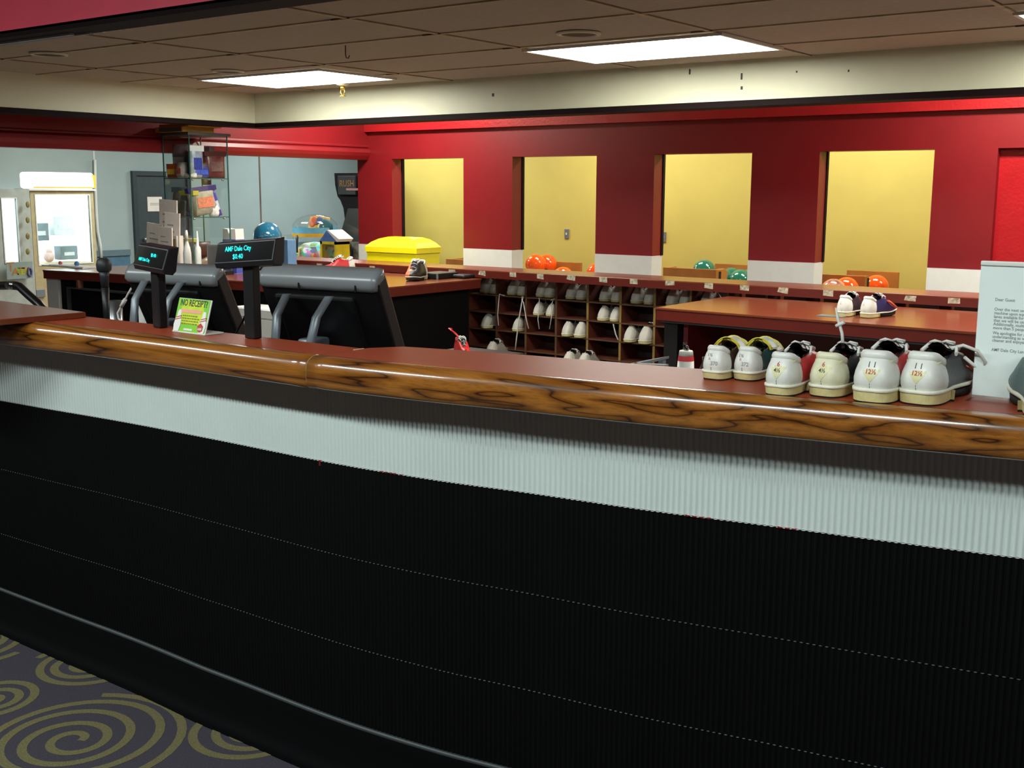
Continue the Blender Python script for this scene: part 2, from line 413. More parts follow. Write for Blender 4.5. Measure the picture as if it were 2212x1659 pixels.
# ---- red beam closing the left side, moulded foot
mb = MB()
prof = [(-7.65, 2.7), (-7.65, 1.925), (-7.645, 1.915), (-7.645, 1.905), (-7.655, 1.897), (-7.628, 1.885), (-7.618, 1.855), (-7.628, 1.825), (-7.65, 1.79), (-7.79, 1.79), (-7.79, 2.7)]
mb.prism(prof, 0.5, WY+.02, 'y')
struct(mb.build('trim_4', ['red']), 'red beam with a rounded foot above the arcade opening', 'beam')

# ---- yellow wall of the passage behind, arcade walls, outer walls
YY = 10.4
mb = MB(); mb.box(-9.45, YY, 0, 5, YY+.12, 2.8)
struct(mb.build('wall_far', ['yellow']), 'plain yellow wall seen through the openings', 'wall')
AX = -13.0
mb = MB(); mb.box(AX-.1, 2, 0, AX, 16, 2.8, 0)
for px in (207, 562):
    p = at_x(px, 420, AX); mb.box(AX, p.y-.012, .78, AX+.006, p.y+.012, 2.8, 1 if px == 207 else 2)
struct(mb.build('wall_left', ['bluegrey', 'white_paint', 'tbar_dark']), 'blue grey panelled wall of the arcade', 'wall')
mb = MB(); mb.box(AX, 6, .66, AX+.03, 9.08, .735, 0); mb.box(AX, 6, 0, AX+.012, 9.08, .66, 1)
mb.box(AX, 10.0, .66, AX+.03, 16, .735, 0); mb.box(AX, 10.0, 0, AX+.012, 16, .66, 1)
M['rail'] = mat('grey_blue_rail', (92, 112, 120), .5); M['wainscot'] = mat('slate_blue_wainscot', (70, 106, 128), .6)
struct(mb.build('baseboard_left', ['rail', 'wainscot']), 'slate blue wainscot below a grey rail', 'wainscot')
mb = MB(); mb.box(-13, 15.9, 0, 5, 16, 2.8); struct(mb.build('wall_arcade_end', ['bluegrey']), 'far arcade wall', 'wall')
mb = MB(); mb.box(4.9, -6, 0, 5, 16, 3.0); struct(mb.build('wall_right', ['red']), 'right side wall', 'wall')
mb = MB(); mb.box(-16, -6, 0, 5, -5.9, 3.0); struct(mb.build('wall_front', ['red']), 'wall behind the viewer', 'wall')
mb = MB(); mb.box(-16, -6, 0, -15.9, 3.1, 3.0); struct(mb.build('wall_entrance', ['bluegrey']), 'far left concourse wall', 'wall')
# door in the arcade wall
d0 = at_x(281, 369, AX); d1 = at_x(287, 546, AX)
M['door'] = mat('dark_slate_door', (58, 66, 70), .45)
mb = MB(); mb.box(AX+.002, d0.y, 0, AX+.05, d0.y+.06, d0.z, 1); mb.box(AX+.002, d0.y+.06, d0.z-.06, AX+.05, d0.y+.92, d0.z, 1)
mb.box(AX+.002, d0.y+.06, 0, AX+.025, d0.y+.86, d0.z-.06, 0); mb.box(AX+.002, d0.y+.86, 0, AX+.05, d0.y+.92, d0.z-.06, 1)
door = struct(mb.build('door_1', ['door', mat('door_frame_slate', (44, 54, 60), .5)]), 'dark slate door in the arcade wall', 'door')
mb = MB(); mb.sphere((AX+.06, d0.y+.14, .86), .03); mb.box(AX+.02, d0.y+.13, .85, AX+.05, d0.y+.15, .87)
mb.build('door_knob', 'steel', door)
p = at_x(334, 440, AX+.03); q = at_x(345, 457, AX+.03)
mb = MB(); mb.box(AX+.026, p.y-.11, p.z-.10, AX+.03, p.y+.12, p.z+.09); notice = mb.build('notice', ['offwhite'])
mb2 = MB()
for k in range(2): mb2.box(AX+.0302, p.y-.07, p.z+.0-.02*k, AX+.0306, p.y+.07, p.z+.008-.02*k)
mb2.build('print', 'ink_grey', notice)
tag(notice, 'cream paper notice taped to the dark slate arcade door', 'notice')
# pipe running down the arcade wall
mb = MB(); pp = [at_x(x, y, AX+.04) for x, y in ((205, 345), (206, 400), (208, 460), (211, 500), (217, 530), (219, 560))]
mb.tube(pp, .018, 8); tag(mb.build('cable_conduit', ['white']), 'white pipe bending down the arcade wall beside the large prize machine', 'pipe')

# outlets on the yellow wall
for k, (px, py, lab) in enumerate(((1225, 505, 'grey cover plate in the middle of the yellow wall, second opening'), (1434, 512, 'grey cover plate half hidden at the left edge of the third opening'))):
    p = at_y(px, py, YY); mb = MB(); mb.box(p.x-.028, YY-.012, p.z-.052, p.x+.028, YY, p.z+.052, 0, bev=.004)
    o = mb.build('wall_plate', ['silver']); tag(o, lab, 'wall plate', 'cover plates on the yellow wall')
    m2 = MB(); m2.box(p.x-.006, YY-.02, p.z-.012, p.x+.006, YY-.011, p.z+.012); m2.build('toggle', 'white', o)

# ---- ceiling lights
def ceiling_light(cx, cy, lab):
    t = thing('ceiling_light', lab, 'ceiling light', (cx, cy, ZC-.012), 0, 'fluorescent panels in the low ceiling')
    w, d = .56, .335
    m = MB()
    for a in ((-w-.02, -d-.02, w+.02, -d), (-w-.02, d, w+.02, d+.02), (-w-.02, -d, -w, d), (w, -d, w+.02, d)):
        m.box(a[0], a[1], 0, a[2], a[3], .014)
    m.build('frame', 'white', t)
    m = MB(); m.box(-w, -d, .003, w, d, .010); m.build('diffuser', 'lamp', t)
ceiling_light(-3.11, 5.39, 'bright fluorescent panel, the larger and right one over the counter')
ceiling_light(-5.86, 5.45, 'bright fluorescent panel, the left one near the soffit corner')
ceiling_light(-.70, 5.53, 'fluorescent panel just showing at the right edge of the ceiling')
def speaker(px, py, lab, r=.10):
    p = at_z(px, py, ZC-.004)
    t = thing('ceiling_speaker', lab, 'ceiling speaker', p, 0, 'round fixtures in the low ceiling')
    m = MB(); m.lathe([(r*.82, .004), (r*.86, -.006), (r, -.004), (r*1.02, .004)], n=36, cap=False); m.build('rim', 'cream', t)
    m = MB(); m.lathe([(.001, 0), (r*.82, 0)], n=36, cap=False); m.build('grille', mat('speaker_grille', (92, 76, 64), .8, var=.3, scale=300), t)
speaker(1250, 74, 'round ceiling grille beside the right fluorescent panel', .105)
speaker(492, 155, 'round ceiling grille beside the left fluorescent panel', .10)
speaker(105, 118, 'round ceiling grille at the far left below the red fascia', .10)
# sprinkler
p = at_z(740, 178, ZC)
t = thing('sprinkler_head', 'small brass sprinkler head under the left fluorescent panel', 'sprinkler', (p.x, p.y, ZC-.004))
m = MB(); m.lathe([(.045, 0), (.042, -.012), (.02, -.02)], n=20); m.build('escutcheon', 'cream', t)
m = MB(); m.lathe([(.016, -.018), (.016, -.04), (.01, -.048)], n=14)
m.tube([(-.016, 0, -.04), (-.02, 0, -.065), (-.004, 0, -.085)], .004, 6); m.tube([(.016, 0, -.04), (.02, 0, -.065), (.004, 0, -.085)], .004, 6)
m.lathe([(.008, -.083), (.024, -.088), (.024, -.091)], n=14); m.build('body', 'brass', t)
p = at_z(746, 98, ZC)
m = MB(); m.tube([(p.x, p.y, ZC), (p.x, p.y, ZC-.045), (p.x+.005, p.y, ZC-.062), (p.x+.02, p.y, ZC-.066), (p.x+.028, p.y, ZC-.052)], .003, 6)
tag(m.build('ceiling_hook', ['tbar_dark']), 'small wire hook hanging from the low ceiling', 'hook')

# ================================================================== SERVICE COUNTER
import bisect
CX = [-5.6, -4.2, -3.282, -2.873, -2.47, -1.994, -1.681, -1.452, -1.155, -.902, -.695, -.455, .5, 1.6]
CY = [1.78, 1.80, 1.843, 1.868, 1.876, 1.878, 1.905, 1.943, 1.985, 2.035, 2.074, 2.122, 2.325, 2.56]
def Wy(x):
    # smooth interpolation (Catmull-Rom) of the counter's front line
    i = min(max(bisect.bisect(CX, x)-1, 0), len(CX)-2)
    t = (x-CX[i])/(CX[i+1]-CX[i])
    def sl(k):
        a, b = max(k-1, 0), min(k+1, len(CX)-1); return (CY[b]-CY[a])/(CX[b]-CX[a])
    h = CX[i+1]-CX[i]; m0, m1 = sl(i)*h, sl(i+1)*h
    return (2*t**3-3*t**2+1)*CY[i]+(t**3-2*t**2+t)*m0+(-2*t**3+3*t**2)*CY[i+1]+(t**3-t**2)*m1
def path(x0, x1, step):
    n = max(2, int((x1-x0)/step)); out = []
    for i in range(n+1):
        x = x0+(x1-x0)*i/n; dx = 1e-3; s_ = (Wy(x+dx)-Wy(x-dx))/(2*dx); L = math.hypot(1, s_)
        out.append((x, Wy(x), -s_/L, 1/L))     # point and inward normal
    return out
ZT = 1.11
def lean(x, z): return max(0.0, -2.55-x)*.062*max(0.0, 1-z/.83)     # the left end of the base kicks in slightly
counter = thing('service_counter', 'long black and white bowling counter with oak edge and red top', 'counter', (0, 0, 0))
JX = -1.998
def sweep(mb, x0, x1, prof, step=.05, mi=0, caps=True, smooth=True, nrm=True):
    rows = []
    for (x, y, nx, ny) in path(x0, x1, step):
        rows.append([(x+nx*(o+lean(x, z)), y+ny*(o+lean(x, z)), z) for o, z in prof])
    V = mb.grid(rows, mi, smooth, closed=True)
    if caps:
        for r in (V[0], V[-1][::-1]):
            f = mb.bm.faces.new(r); f.material_index = mi
wood_prof = [(.042, 1.11), (.024, 1.1115), (.010, 1.109), (-.002, 1.103), (-.009, 1.094), (-.012, 1.082), (-.012, 1.050), (-.009, 1.040), (-.002, 1.035), (.06, 1.035), (.06, 1.09), (.042, 1.095)]
mb = MB(); sweep(mb, -5.2, JX-.003, wood_prof); o = mb.build('wood_edge', 'oak', counter)
mb = MB(); sweep(mb, JX+.003, 1.5, [(a-.004, b+.001) for a, b in wood_prof]); mb.build('wood_edge', 'oak', counter)
mb = MB(); sweep(mb, JX-.003, JX+.003, [(a-.0005 if a > .04 else a+.001, b) for a, b in wood_prof]); mb.build('joint_filler', 'sole', counter)
# laminate tops
def top_slab(x0, x1, backf, name):
    m = MB(); A = []; B = []
    pts = path(x0, x1, .05)
    for (x, y, nx, ny) in pts:
        A.append((x+nx*.0425, y+ny*.0425)); B.append((x, backf(x)))
    rows = []
    for (a, b) in zip(A, B):
        rows.append([(a[0], a[1], ZT), (b[0], b[1], ZT), (b[0], b[1], ZT-.035), (a[0], a[1], ZT-.035)])
    V = m.grid(rows, 0, False, closed=True)
    m.bm.faces.new(V[0]); m.bm.faces.new(V[-1][::-1])
    return m.build(name, 'laminate_counter', counter)
def back_left(x): return 2.062
def back_right(x):
    t = [(-1.998, 2.075), (-1.945, 2.155), (-1.657, 2.217), (-1.185, 2.285), (-.8, 2.40), (-.45, 2.50), (.5, 2.74), (1.6, 2.95)]
    for (a, b), (c, d) in zip(t, t[1:]):
        if a <= x <= c: return b+(d-b)*(x-a)/(c-a)
    return t[0][1] if x < t[0][0] else t[-1][1]
top_slab(-5.2, JX-.001, back_left, 'countertop')
top_slab(JX+.001, 1.5, back_right, 'countertop')
# putty line between the two tops
m = MB(); m.box(JX-.003, Wy(JX)+.15, ZT-.001, JX+.003, 2.062, ZT+.0008); m.build('top_joint', 'sole', counter)
# corrugated panels
PITCH_R = .0128
def corrugated(z0, z1, off, name, mname, amp=.0046, x0=-5.2, x1=1.4, phase=0.0, rim=None):
    m = MB(); rows = [[], [], [], []]; s_acc = 0; prev = None
    n = int((x1-x0)/(PITCH_R/8))
    for (x, y, nx, ny) in path(x0, x1, (x1-x0)/n):
        if prev: s_acc += math.hypot(x-prev[0], y-prev[1])
        prev = (x, y)
        d = off - amp*abs(math.sin(PI*s_acc/PITCH_R+phase))
        l1, l0 = lean(x, z1), lean(x, z0)
        rows[0].append((x+nx*(off+.012+l1), y+ny*(off+.012+l1), z1)); rows[1].append((x+nx*(d+l1), y+ny*(d+l1), z1)); rows[2].append((x+nx*(d+l0), y+ny*(d+l0), z0)); rows[3].append((x+nx*(off+.012+l0), y+ny*(off+.012+l0), z0))
    m.grid(rows[0:2], 1, False); m.grid(rows[1:3], 0, True); m.grid(rows[2:4], 1, False)
    return m.build(name, [mname, rim or mname], counter)
corrugated(.832, 1.036, .090, 'white_panel', 'whitepanel')
corrugated(.5955, .8305, .0895, 'black_panel', 'blackpanel', rim='white', phase=PI/2, amp=.0048)
corrugated(.361, .5945, .0895, 'black_panel', 'blackpanel', rim='silver', phase=0, amp=.0046)  # silver rims here and below paint in the glints along the seams
corrugated(.13, .360, .0895, 'black_panel', 'blackpanel', rim='silver', phase=PI/2, amp=.0044)
# red paint left along the seam under the white panel
m = MB()
for px in (693, 697, 815, 838, 850, 862, 1490, 1500, 1515, 1530, 1705, 1725, 1738):
    pass
for x in (-2.06, -1.86, -1.845, -1.83, -1.82, -1.80, -1.09, -1.075, -1.06, -1.045, -.90, -.885, -.872):
    y = Wy(x); m.box(x-.004, y+.0855, .8302, x+.004, y+.0905, .8325)
m.box(-2.063, Wy(-2.06)+.0855, .818, -2.058, Wy(-2.06)+.0875, .832)
m.build('red_paint_trace', 'red', counter)
# rubber base; the highlight along its top edge is painted as a grey bead
mb = MB(); sweep(mb, -5.2, 1.4, [(.10, .152), (.080, .152), (.078, .146), (.080, .12), (.078, .04), (.070, .012), (.045, .0), (.10, .0)]); mb.build('base_cove', 'rubber', counter)
mb = MB(); sweep(mb, -5.2, 1.4, [(.088, .156), (.078, .156), (.0765, .149), (.080, .144), (.088, .144)]); mb.build('base_highlight_bead', 'greyrubber', counter)
# body behind the panels, staff work shelf
mb = MB(); sweep(mb, -5.2, 1.4, [(.104, 1.034), (.104, .0), (.15, .0), (.15, 1.034)]); mb.build('carcass', 'blackpanel', counter)
mb = MB(); mb.box(-5.0, 2.08, .74, -1.75, 2.86, .79); mb.box(-5.0, 2.10, 0, -4.95, 2.8, .74); mb.box(-3.1, 2.10, 0, -3.05, 2.8, .74); mb.box(-1.80, 2.10, 0, -1.75, 2.8, .74)
mb.build('work_shelf', 'laminate_dark', counter)
# hinged flap lying raised on the left end
mb = MB()
f0 = [at_z(*a, ZT+.018) for a in ((185, 674), (92, 682), (0, 690), (-260, 690), (-420, 640), (0, 649))]
mb.prism([(p.x, p.y) for p in f0], ZT+.0005, ZT+.018, 'z', 0, bev=.003); mb.build('flap', 'laminate', counter)
# ================================================================== SHOES
def ss(a, b, x):
    t = max(0, min(1, (x-a)/(b-a))); return t*t*(3-2*t)
def shoe_fn(L, W, Hh, side):
    """returns functions describing a shoe: heel at y=0, toe at y=L, z=0 at the top of the sole. side=+1 right foot"""
    yc = .20*L
    def outline(n=44):
        pts = []
        for i in range(n):
            a = 2*PI*i/n - PI/2          # start at heel centre, counter clockwise (to +x)
            pts.append(a)
        out = []
        for a in pts:
            c, s_ = math.cos(a), math.sin(a)
            if s_ < 0: y = yc + yc*(-(abs(s_)**(.72)))
            else: y = yc + (L-yc)*(s_**.86)
            # half width along the length
            t = y/L
            wv = .5*W*(.80 + .20*ss(.28, .68, t) - .07*math.exp(-((t-.40)/.12)**2))
            x = wv*(abs(c)**.62)*(1 if c >= 0 else -1)
            x += side*.05*W*ss(.5, 1, t)*-1   # toe swings inwards
            out.append((x, y))
        return out
    return outline, yc
def make_shoe(name, L, W, Hh, side, left_mat, right_mat, label, group, size_top=None, size_bot=None, cols=('ink_black', 'ink_red'), badge=True,
              style='lace', cream=False, lining='lining', trim=None, simple=False, hcurl=1.0, loc=(0,0,0), rotz=0, hand=None, heelmat=None, taper=1.0, slant=.08):
    root = thing(name, label, 'shoe', loc, rotz, group)
    outline, yc = shoe_fn(L, W, Hh, side)
    n = 28 if simple else 44
    O = outline(n)
    # --- sole, heel block
    zs = .026 if not simple else .024           # top of sole
    k = W/.088
    zs *= min(1.1, max(.8, k))
    def ring(scale, z, rear=None, grow=0):
        out = []
        for (x, y) in O:
            ay = min(max(y, yc), .78*L)
            X = x*scale + (grow if x > 0 else -grow if x < 0 else 0); Y = ay+(y-ay)*scale + (grow if y > ay else -grow if y < ay else 0)
            zz = z(Y/L) if callable(z) else z
            out.append((X, Y, zz))
        return out
    toe = lambda t: .010*ss(.62, 1.0, t)          # toe spring
    m = MB()
    rows = [ring(1.0, lambda t: zs*.77+toe(t), grow=.002), ring(1.018, lambda t: zs*.78+toe(t), grow=.002), ring(1.018, lambda t: zs*.97+toe(t), grow=.002), ring(1.0, lambda t: zs+toe(t), grow=.001)]
    V = m.grid(rows, 0, True, closed=True)
    m.bm.faces.new(V[0][::-1]); m.bm.faces.new(V[-1])
    m.build('welt', 'welt', root)
    m = MB()                                      # thin black forefoot sole, under the welt
    rows = [ring(.93, lambda t: .0012+toe(t)*.9+.006*ss(.30, .36, t)*(1-ss(.42, .52, t))), ring(.96, lambda t: zs*.6+toe(t))]
    V = m.grid(rows, 0, True, closed=True); m.bm.faces.new(V[0][::-1]); m.bm.faces.new(V[-1]); m.build('outsole', 'sole_black', root)
    m = MB()                                      # cream heel block
    hb = [(x*1.03, (y if y < .30*L else .30*L)) for (x, y) in O]
    hb2 = [(p[0], p[1]-(.002 if p[1] < yc else 0)) for p in hb]
    lo = [(x*.985, y+(.003 if y < yc else 0), .0035) for x, y in hb2]; hi = [(x, y, zs*.78) for x, y in hb2]
    V = m.grid([lo, hi], 0, False, closed=True)
    m.bm.faces.new(V[0][::-1]); m.bm.faces.new(V[-1])
    bmesh.ops.remove_doubles(m.bm, verts=m.bm.verts[:], dist=.0005)
    hl = m.build('heel', 'sole', root)
    m = MB(); V = m.grid([[(x*.97, y+(.004 if y < yc else 0), 0.0) for x, y in hb2], [(x*.985, y+(.003 if y < yc else 0), .004) for x, y in hb2]], 0, False, closed=True)
    m.bm.faces.new(V[0][::-1]); m.bm.faces.new(V[-1]); m.build('heel_pad', 'sole_black', root)
    # --- upper
    def top(t):                                   # height of the upper above the sole along the length
        return Hh*(1.06 - .24*ss(.0, .22, t) + .24*ss(.30, .46, t)*1 - .62*ss(.50, .80, t) - .12*ss(.8, 1.0, t))
    lv = [(0, .97, 0), (.12, 1.03, 0), (.30, 1.045, 0), (.50, 1.0, 0), (.70, .91, 0), (.87, .80, 0), (1.0, .70*taper, 0)]
    def pt(i, g, s_, fr):
        x, y = O[i]; ay = min(max(y, yc), .74*L); t = y/L
        b = ss(.40, .50, t)
        Y = ay+(y-ay)*s_; X = x*s_
        return X, Y, b
    rows = []
    for (g, s_, _) in lv:
        r = []
        for i in range(n):
            X, Y, b = pt(i, g, s_, 0); t = O[i][1]/L
            Y += slant*Hh*g*(1-b)
            r.append((X, Y, zs-.001 + top(t)*g*(1-.06*b*g) + toe(t)))
        rows.append(r)
    # rim: rear goes inwards and down, front closes over the instep
    for k_, (gi, si, gf, sf) in enumerate(((.93, .67, 1.03, .46), (.40, .66, 1.09, .20), (.14, .35, 1.10, .0))):
        r = []
        for i in range(n):
            x, y = O[i]; t = y/L; ay = min(max(y, yc), .74*L); b = ss(.42, .50, t)
            s_ = si*(1-b)+sf*b; g = gi*(1-b)+gf*b
            r.append((x*s_, ay+(y-ay)*(s_ if b < 1 else .55+.45*s_)+slant*Hh*g*(1-b), zs + top(t)*g*(1-.06*b) + toe(t)))
        rows.append(r)
    # split faces: heel counter (white) / left and right quarters / lining
    hc = MB(); lq = MB(); rq = MB(); ln = MB()
    for a in range(len(rows)-1):
        for i in range(n):
            j = (i+1) % n; q = (rows[a][i], rows[a][j], rows[a+1][j], rows[a+1][i])
            t = (O[i][1]+O[j][1])/2/L; xm = (O[i][0]+O[j][0])/2
            if a >= 6 and t < .45: tgt = ln
            elif t < .235: tgt = hc
            elif xm < 0: tgt = lq
            else: tgt = rq
            f = tgt.bm.faces.new([tgt.bm.verts.new(p) for p in q]); f.smooth = True
    for b_ in (hc, lq, rq, ln): bmesh.ops.remove_doubles(b_.bm, verts=b_.bm.verts[:], dist=.0002)
    hm = heelmat or ('leather_cream' if cream else 'leather_white')
    hc.build('heel_counter', hm, root)
    lq.build('quarter', left_mat, root)
    rq.build('quarter', right_mat, root)
    m_ln = ln
    m_ln.build('lining', lining, root)
    # padded collar roll round the heel
    rim = [(O[i][0]*.80, min(max(O[i][1], yc), .74*L)+(O[i][1]-min(max(O[i][1], yc), .74*L))*.80, zs+top(O[i][1]/L)+.000) for i in range(n) if O[i][1]/L < .40]
    idx = [i for i in range(n) if O[i][1]/L < .245]
    # order indices continuously through the heel (index 0 is heel centre)
    idx = sorted(idx, key=lambda i: i if i < n/2 else i-n)
    rimp = []
    for i in idx:
        x, y = O[i]; ay = min(max(y, yc), .74*L); rimp.append((x*.715*taper, ay+(y-ay)*.715*taper+slant*Hh, zs+top(y/L)-.003))
    m = MB(); m.tube(rimp, .0050*k, 8, flat=1.75)
    m.build('collar', hm if not trim else hm, root)
    # throat: tongue
    def inst(t, lift=.0): return zs + top(t)*1.06 + lift
    m = MB()
    tong = []
    t0, t1 = .36, .72
    for q in range(7):
        t = t0+(t1-t0)*q/6
        ww = W*(.20 if q else .19); yy = t*L; zz = inst(max(t, .46), .001) + (.007*(1-q/2.0) if q < 2 else 0)
        tong.append([(-ww, yy, zz-.006), (-ww*.5, yy, zz+.002), (0, yy, zz+.004), (ww*.5, yy, zz+.002), (ww, yy, zz-.006)])
    m.grid(tong, 0, True)
    low = [[(p[0], p[1], p[2]-.004) for p in r] for r in tong]; m.grid(low, 0, True)
    m.build('tongue', 'leather_black' if style != 'velcro' else left_mat, root)
    if style == 'lace':
        m = MB()
        for q in range(4):
            t = .47+.075*q; yy = t*L; zz = inst(t, .004); ww = W*.22
            m.tube([(-ww, yy-.004, zz-.008), (-ww*.5, yy+.002, zz), (0, yy+.004, zz+.003), (ww*.5, yy+.002, zz), (ww, yy-.004, zz-.008)], .0024*k, 6, flat=.6)
        zz = inst(.46, .008); yy = .46*L
        m.tube([(0, yy, zz), (-.010*k, yy-.010, zz+.004), (-.020*k, yy-.002, zz-.001), (-.016*k, yy+.010, zz-.004), (0, yy, zz)], .0024*k, 6)
        m.tube([(0, yy, zz), (.010*k, yy-.010, zz+.005), (.022*k, yy-.004, zz+.002), (.018*k, yy+.010, zz-.004), (0, yy, zz)], .0024*k, 6)
        for s__ in (-1, 1):
            m.tube([(s__*W*.34, .40*L, inst(.46, -.010)), (s__*W*.27, .47*L, inst(.47, .001)), (s__*W*.20, .60*L, inst(.60, .003))], .0028*k, 6, flat=1.6)
        m.build('lace', 'lace', root)
    elif style == 'velcro':
        for t, zf in ((.47, 0), (.60, 0)):
            m = MB(); rws = []
            for dy in (-.017, .017):
                yy = t*L+dy*k*1.2; r = []
                for a in range(9):
                    u = -1+2*a/8; r.append((u*W*.44, yy, inst(t, .012)-(abs(u)**2.2)*Hh*.42))
                rws.append(r)
            m.grid(rws, 0, True); m.grid([[(p[0]*1.01, p[1], p[2]-.003) for p in r] for r in rws], 0, True)
            o = m.build('strap', 'leather_white', root)
            mm = MB()
            for r in rws: mm.tube([(p[0]*1.005, p[1], p[2]) for p in r], .0022*k, 6)
            mm.build('strap_piping', 'yellow_trim', o)
        # tall padded collar edged in yellow at the throat
        m = MB(); arc = [(W*.40*math.cos(a), .40*L, inst(.46, -.012)+.024*k*math.sin(a)) for a in [PI*i/12 for i in range(13)]]
        m.tube(arc, .0042*k, 8); m.build('throat_piping', 'yellow_trim', root)
    # --- surface of the heel for badge and numbers
    def back(x, z):
        g = (z-zs)/Hh; sc_ = 1.0
        for (g0, s0, _), (g1, s1, _) in zip(lv, lv[1:]):
            if g0 <= g <= g1: sc_ = s0+(s1-s0)*(g-g0)/(g1-g0)
        # find outline y for |x|/sc_
        X = x/sc_; best = None
        pr = sorted([O[i] for i in idx if O[i][1] <= yc*1.3], key=lambda p: p[0])
        for (xa, ya), (xb, yb) in zip(pr, pr[1:]):
            if xa <= X <= xb and xb > xa: best = ya+(yb-ya)*(X-xa)/(xb-xa)
        if best is None: best = yc*.5
        return (yc+(best-yc)*sc_ if best < yc else best) + slant*max(0, z-zs)
    def onheel(mb, s_, size, xc, zc, mi=0, lift=.0006, sx=1.0):
        bm = text_bm(s_, size, 'CENTER', 0, sx); vm = {}
        for v in bm.verts:
            x = v.co.x+xc; z = v.co.y+zc; vm[v] = mb.bm.verts.new((x, back(x, z)-lift, z))
        for f in bm.faces:
            try:
                g = mb.bm.faces.new([vm[v] for v in f.verts]); g.material_index = mi
            except ValueError: pass
        bm.free()
    zt = zs+Hh*.86; zb = zs+Hh*.20; bw = W*.33
    if badge and not simple:
        m = MB(); rws = []
        for a in range(9):
            u = a/8; z = zt+(zb-zt)*u; hw = bw*(1-u)+.0004; r = []
            for b in range(11):
                x = -hw+2*hw*b/10; r.append((x, back(x, z)-.0006, z))
            rws.append(r)
        m.grid(rws, 0, True); bd = m.build('size_badge', 'yellowish', root)
        m = MB(); onheel(m, size_top, Hh*.22, 0, zt-Hh*.13, lift=.0014); m.build('number', cols[0], bd)
        m = MB(); onheel(m, size_bot, Hh*.19, 0, zt-Hh*.34, lift=.0014); m.build('number', cols[1], bd)
    elif size_top and not simple:
        m = MB(); onheel(m, size_top, Hh*.20, -W*.08, zs+Hh*.70, lift=.0010); m.build('number', cols[0], root)
        m = MB(); onheel(m, '½', Hh*.15, -W*.08, zs+Hh*.54, lift=.0010); m.build('number', cols[1], root)
        m = MB(); onheel(m, size_bot, Hh*.24, W*.09, zs+Hh*.34, lift=.0010); m.build('handwriting', 'ink_grey', root)
    # seam nick low on the heel
    if not simple:
        m = MB(); m.tube([(0, back(0, zs+Hh*.16)-.0004, zs+Hh*.16), (0, back(0, zs+Hh*.02)-.0004, zs+Hh*.02)], .0006, 4); m.build('seam', 'ink_black', root)
    root['_L'] = L
    return root
M['yellowish'] = mat('yellowed_leather', (206, 200, 150), .42, var=.06)

def place(px, py, z=ZT):
    p = at_z(px, py, z); return (p.x-.0150, p.y, z)
GS = 'rental shoes set out on the counter'
# pair nearest the paper sign: size 11 / 12 1/2
sA = make_shoe('bowling_shoe', .295, .098, .061, -1, 'leather_black', 'leather_red', 'white bowling shoe marked 11 over 12½ with red side, left of its pair', GS, '1 1', '12½', ('ink_black', 'ink_red'), loc=place(1893, 874), rotz=.05)
sB = make_shoe('bowling_shoe', .295, .098, .061, 1, 'leather_red', 'leather_black', 'white bowling shoe marked 11 over 12½ with black side and looped lace', GS, '1 1', '12½', ('ink_black', 'ink_red'), loc=place(1993, 878), rotz=-.03)
# long looped lace and orange patch on the outer side of that shoe
m = MB(); m.tube([(.012, .135, .094), (.038, .142, .102), (.062, .155, .092), (.074, .168, .070), (.068, .178, .054), (.054, .17, .060), (.040, .15, .078)], .0034, 8); m.build('lace_loop', 'lace', sB)
m = MB(); m.tube([(.037, .16, .060), (.043, .20, .048), (.044, .235, .040)], .0055, 8, flat=.6); m.build('side_patch', 'orange_trim', sB)
m = MB(); m.tube([(.02, .17, .076), (.036, .20, .064), (.050, .245, .04), (.060, .27, .024)], .0024, 6); m.build('lace_end', 'lace', sB)
# pair size 6 / 4 1/2
sC = make_shoe('bowling_shoe', .265, .078, .054, -1, 'leather_black', 'leather_red', 'white bowling shoe marked 6 over 4½ with red side, left of its pair', GS, '6', '4½', ('ink_red', 'ink_black'), cream=False, loc=place(1691, 858), rotz=.03)
sD = make_shoe('bowling_shoe', .265, .084, .054, 1, 'leather_red', 'leather_black', 'cream heeled bowling shoe marked 6 over 4½ with a lace standing straight up', GS, '6', '4½', ('ink_red', 'ink_black'), cream=True, loc=place(1788, 861), rotz=-.03)
m = MB(); m.tube([(-.004, .11, .085), (-.008, .11, .115), (-.017, .108, .142), (-.022, .106, .165)], [.0034, .0032, .003, .0016], 7); m.tube([(-.020, .107, .128), (-.004, .109, .137)], .0038, 7); m.build('standing_lace', 'lace', sD)
m = MB(); m.tube([(.034, .15, .050), (.039, .19, .040), (.039, .22, .034)], .005, 8, flat=.6); m.build('side_patch', 'orange_trim', sD)
# small velcro pair
sE = make_shoe('bowling_shoe', .19, .068, .046, -1, 'leather_brown', 'leather_brown', "small child's bowling shoe with yellow edged strap, heel handwritten 370", GS, '1½', '370', ('ink_black', 'ink_red'), badge=False, style='velcro', lining='lining_tan', loc=place(1549, 823), rotz=.0)
sF = make_shoe('bowling_shoe', .19, .068, .046, 1, 'leather_green', 'leather_green', "small child's bowling shoe with green side and strap, heel handwritten 372", GS, '1½', '372', ('ink_black', 'ink_red'), badge=False, style='velcro', lining='lining_tan', loc=place(1616, 825), rotz=-.04)
# shoe cut by the right edge of the photo, turned toe left
p = at_z(2213, 892, ZT)
sG = make_shoe('bowling_shoe', .28, .092, .070, 1, 'leather_green', 'leather_black', 'dark glossy bowling shoe cut off at the right end of the counter', GS, '9', '10½', loc=(p.x+.058, p.y-.058, ZT), rotz=.38)

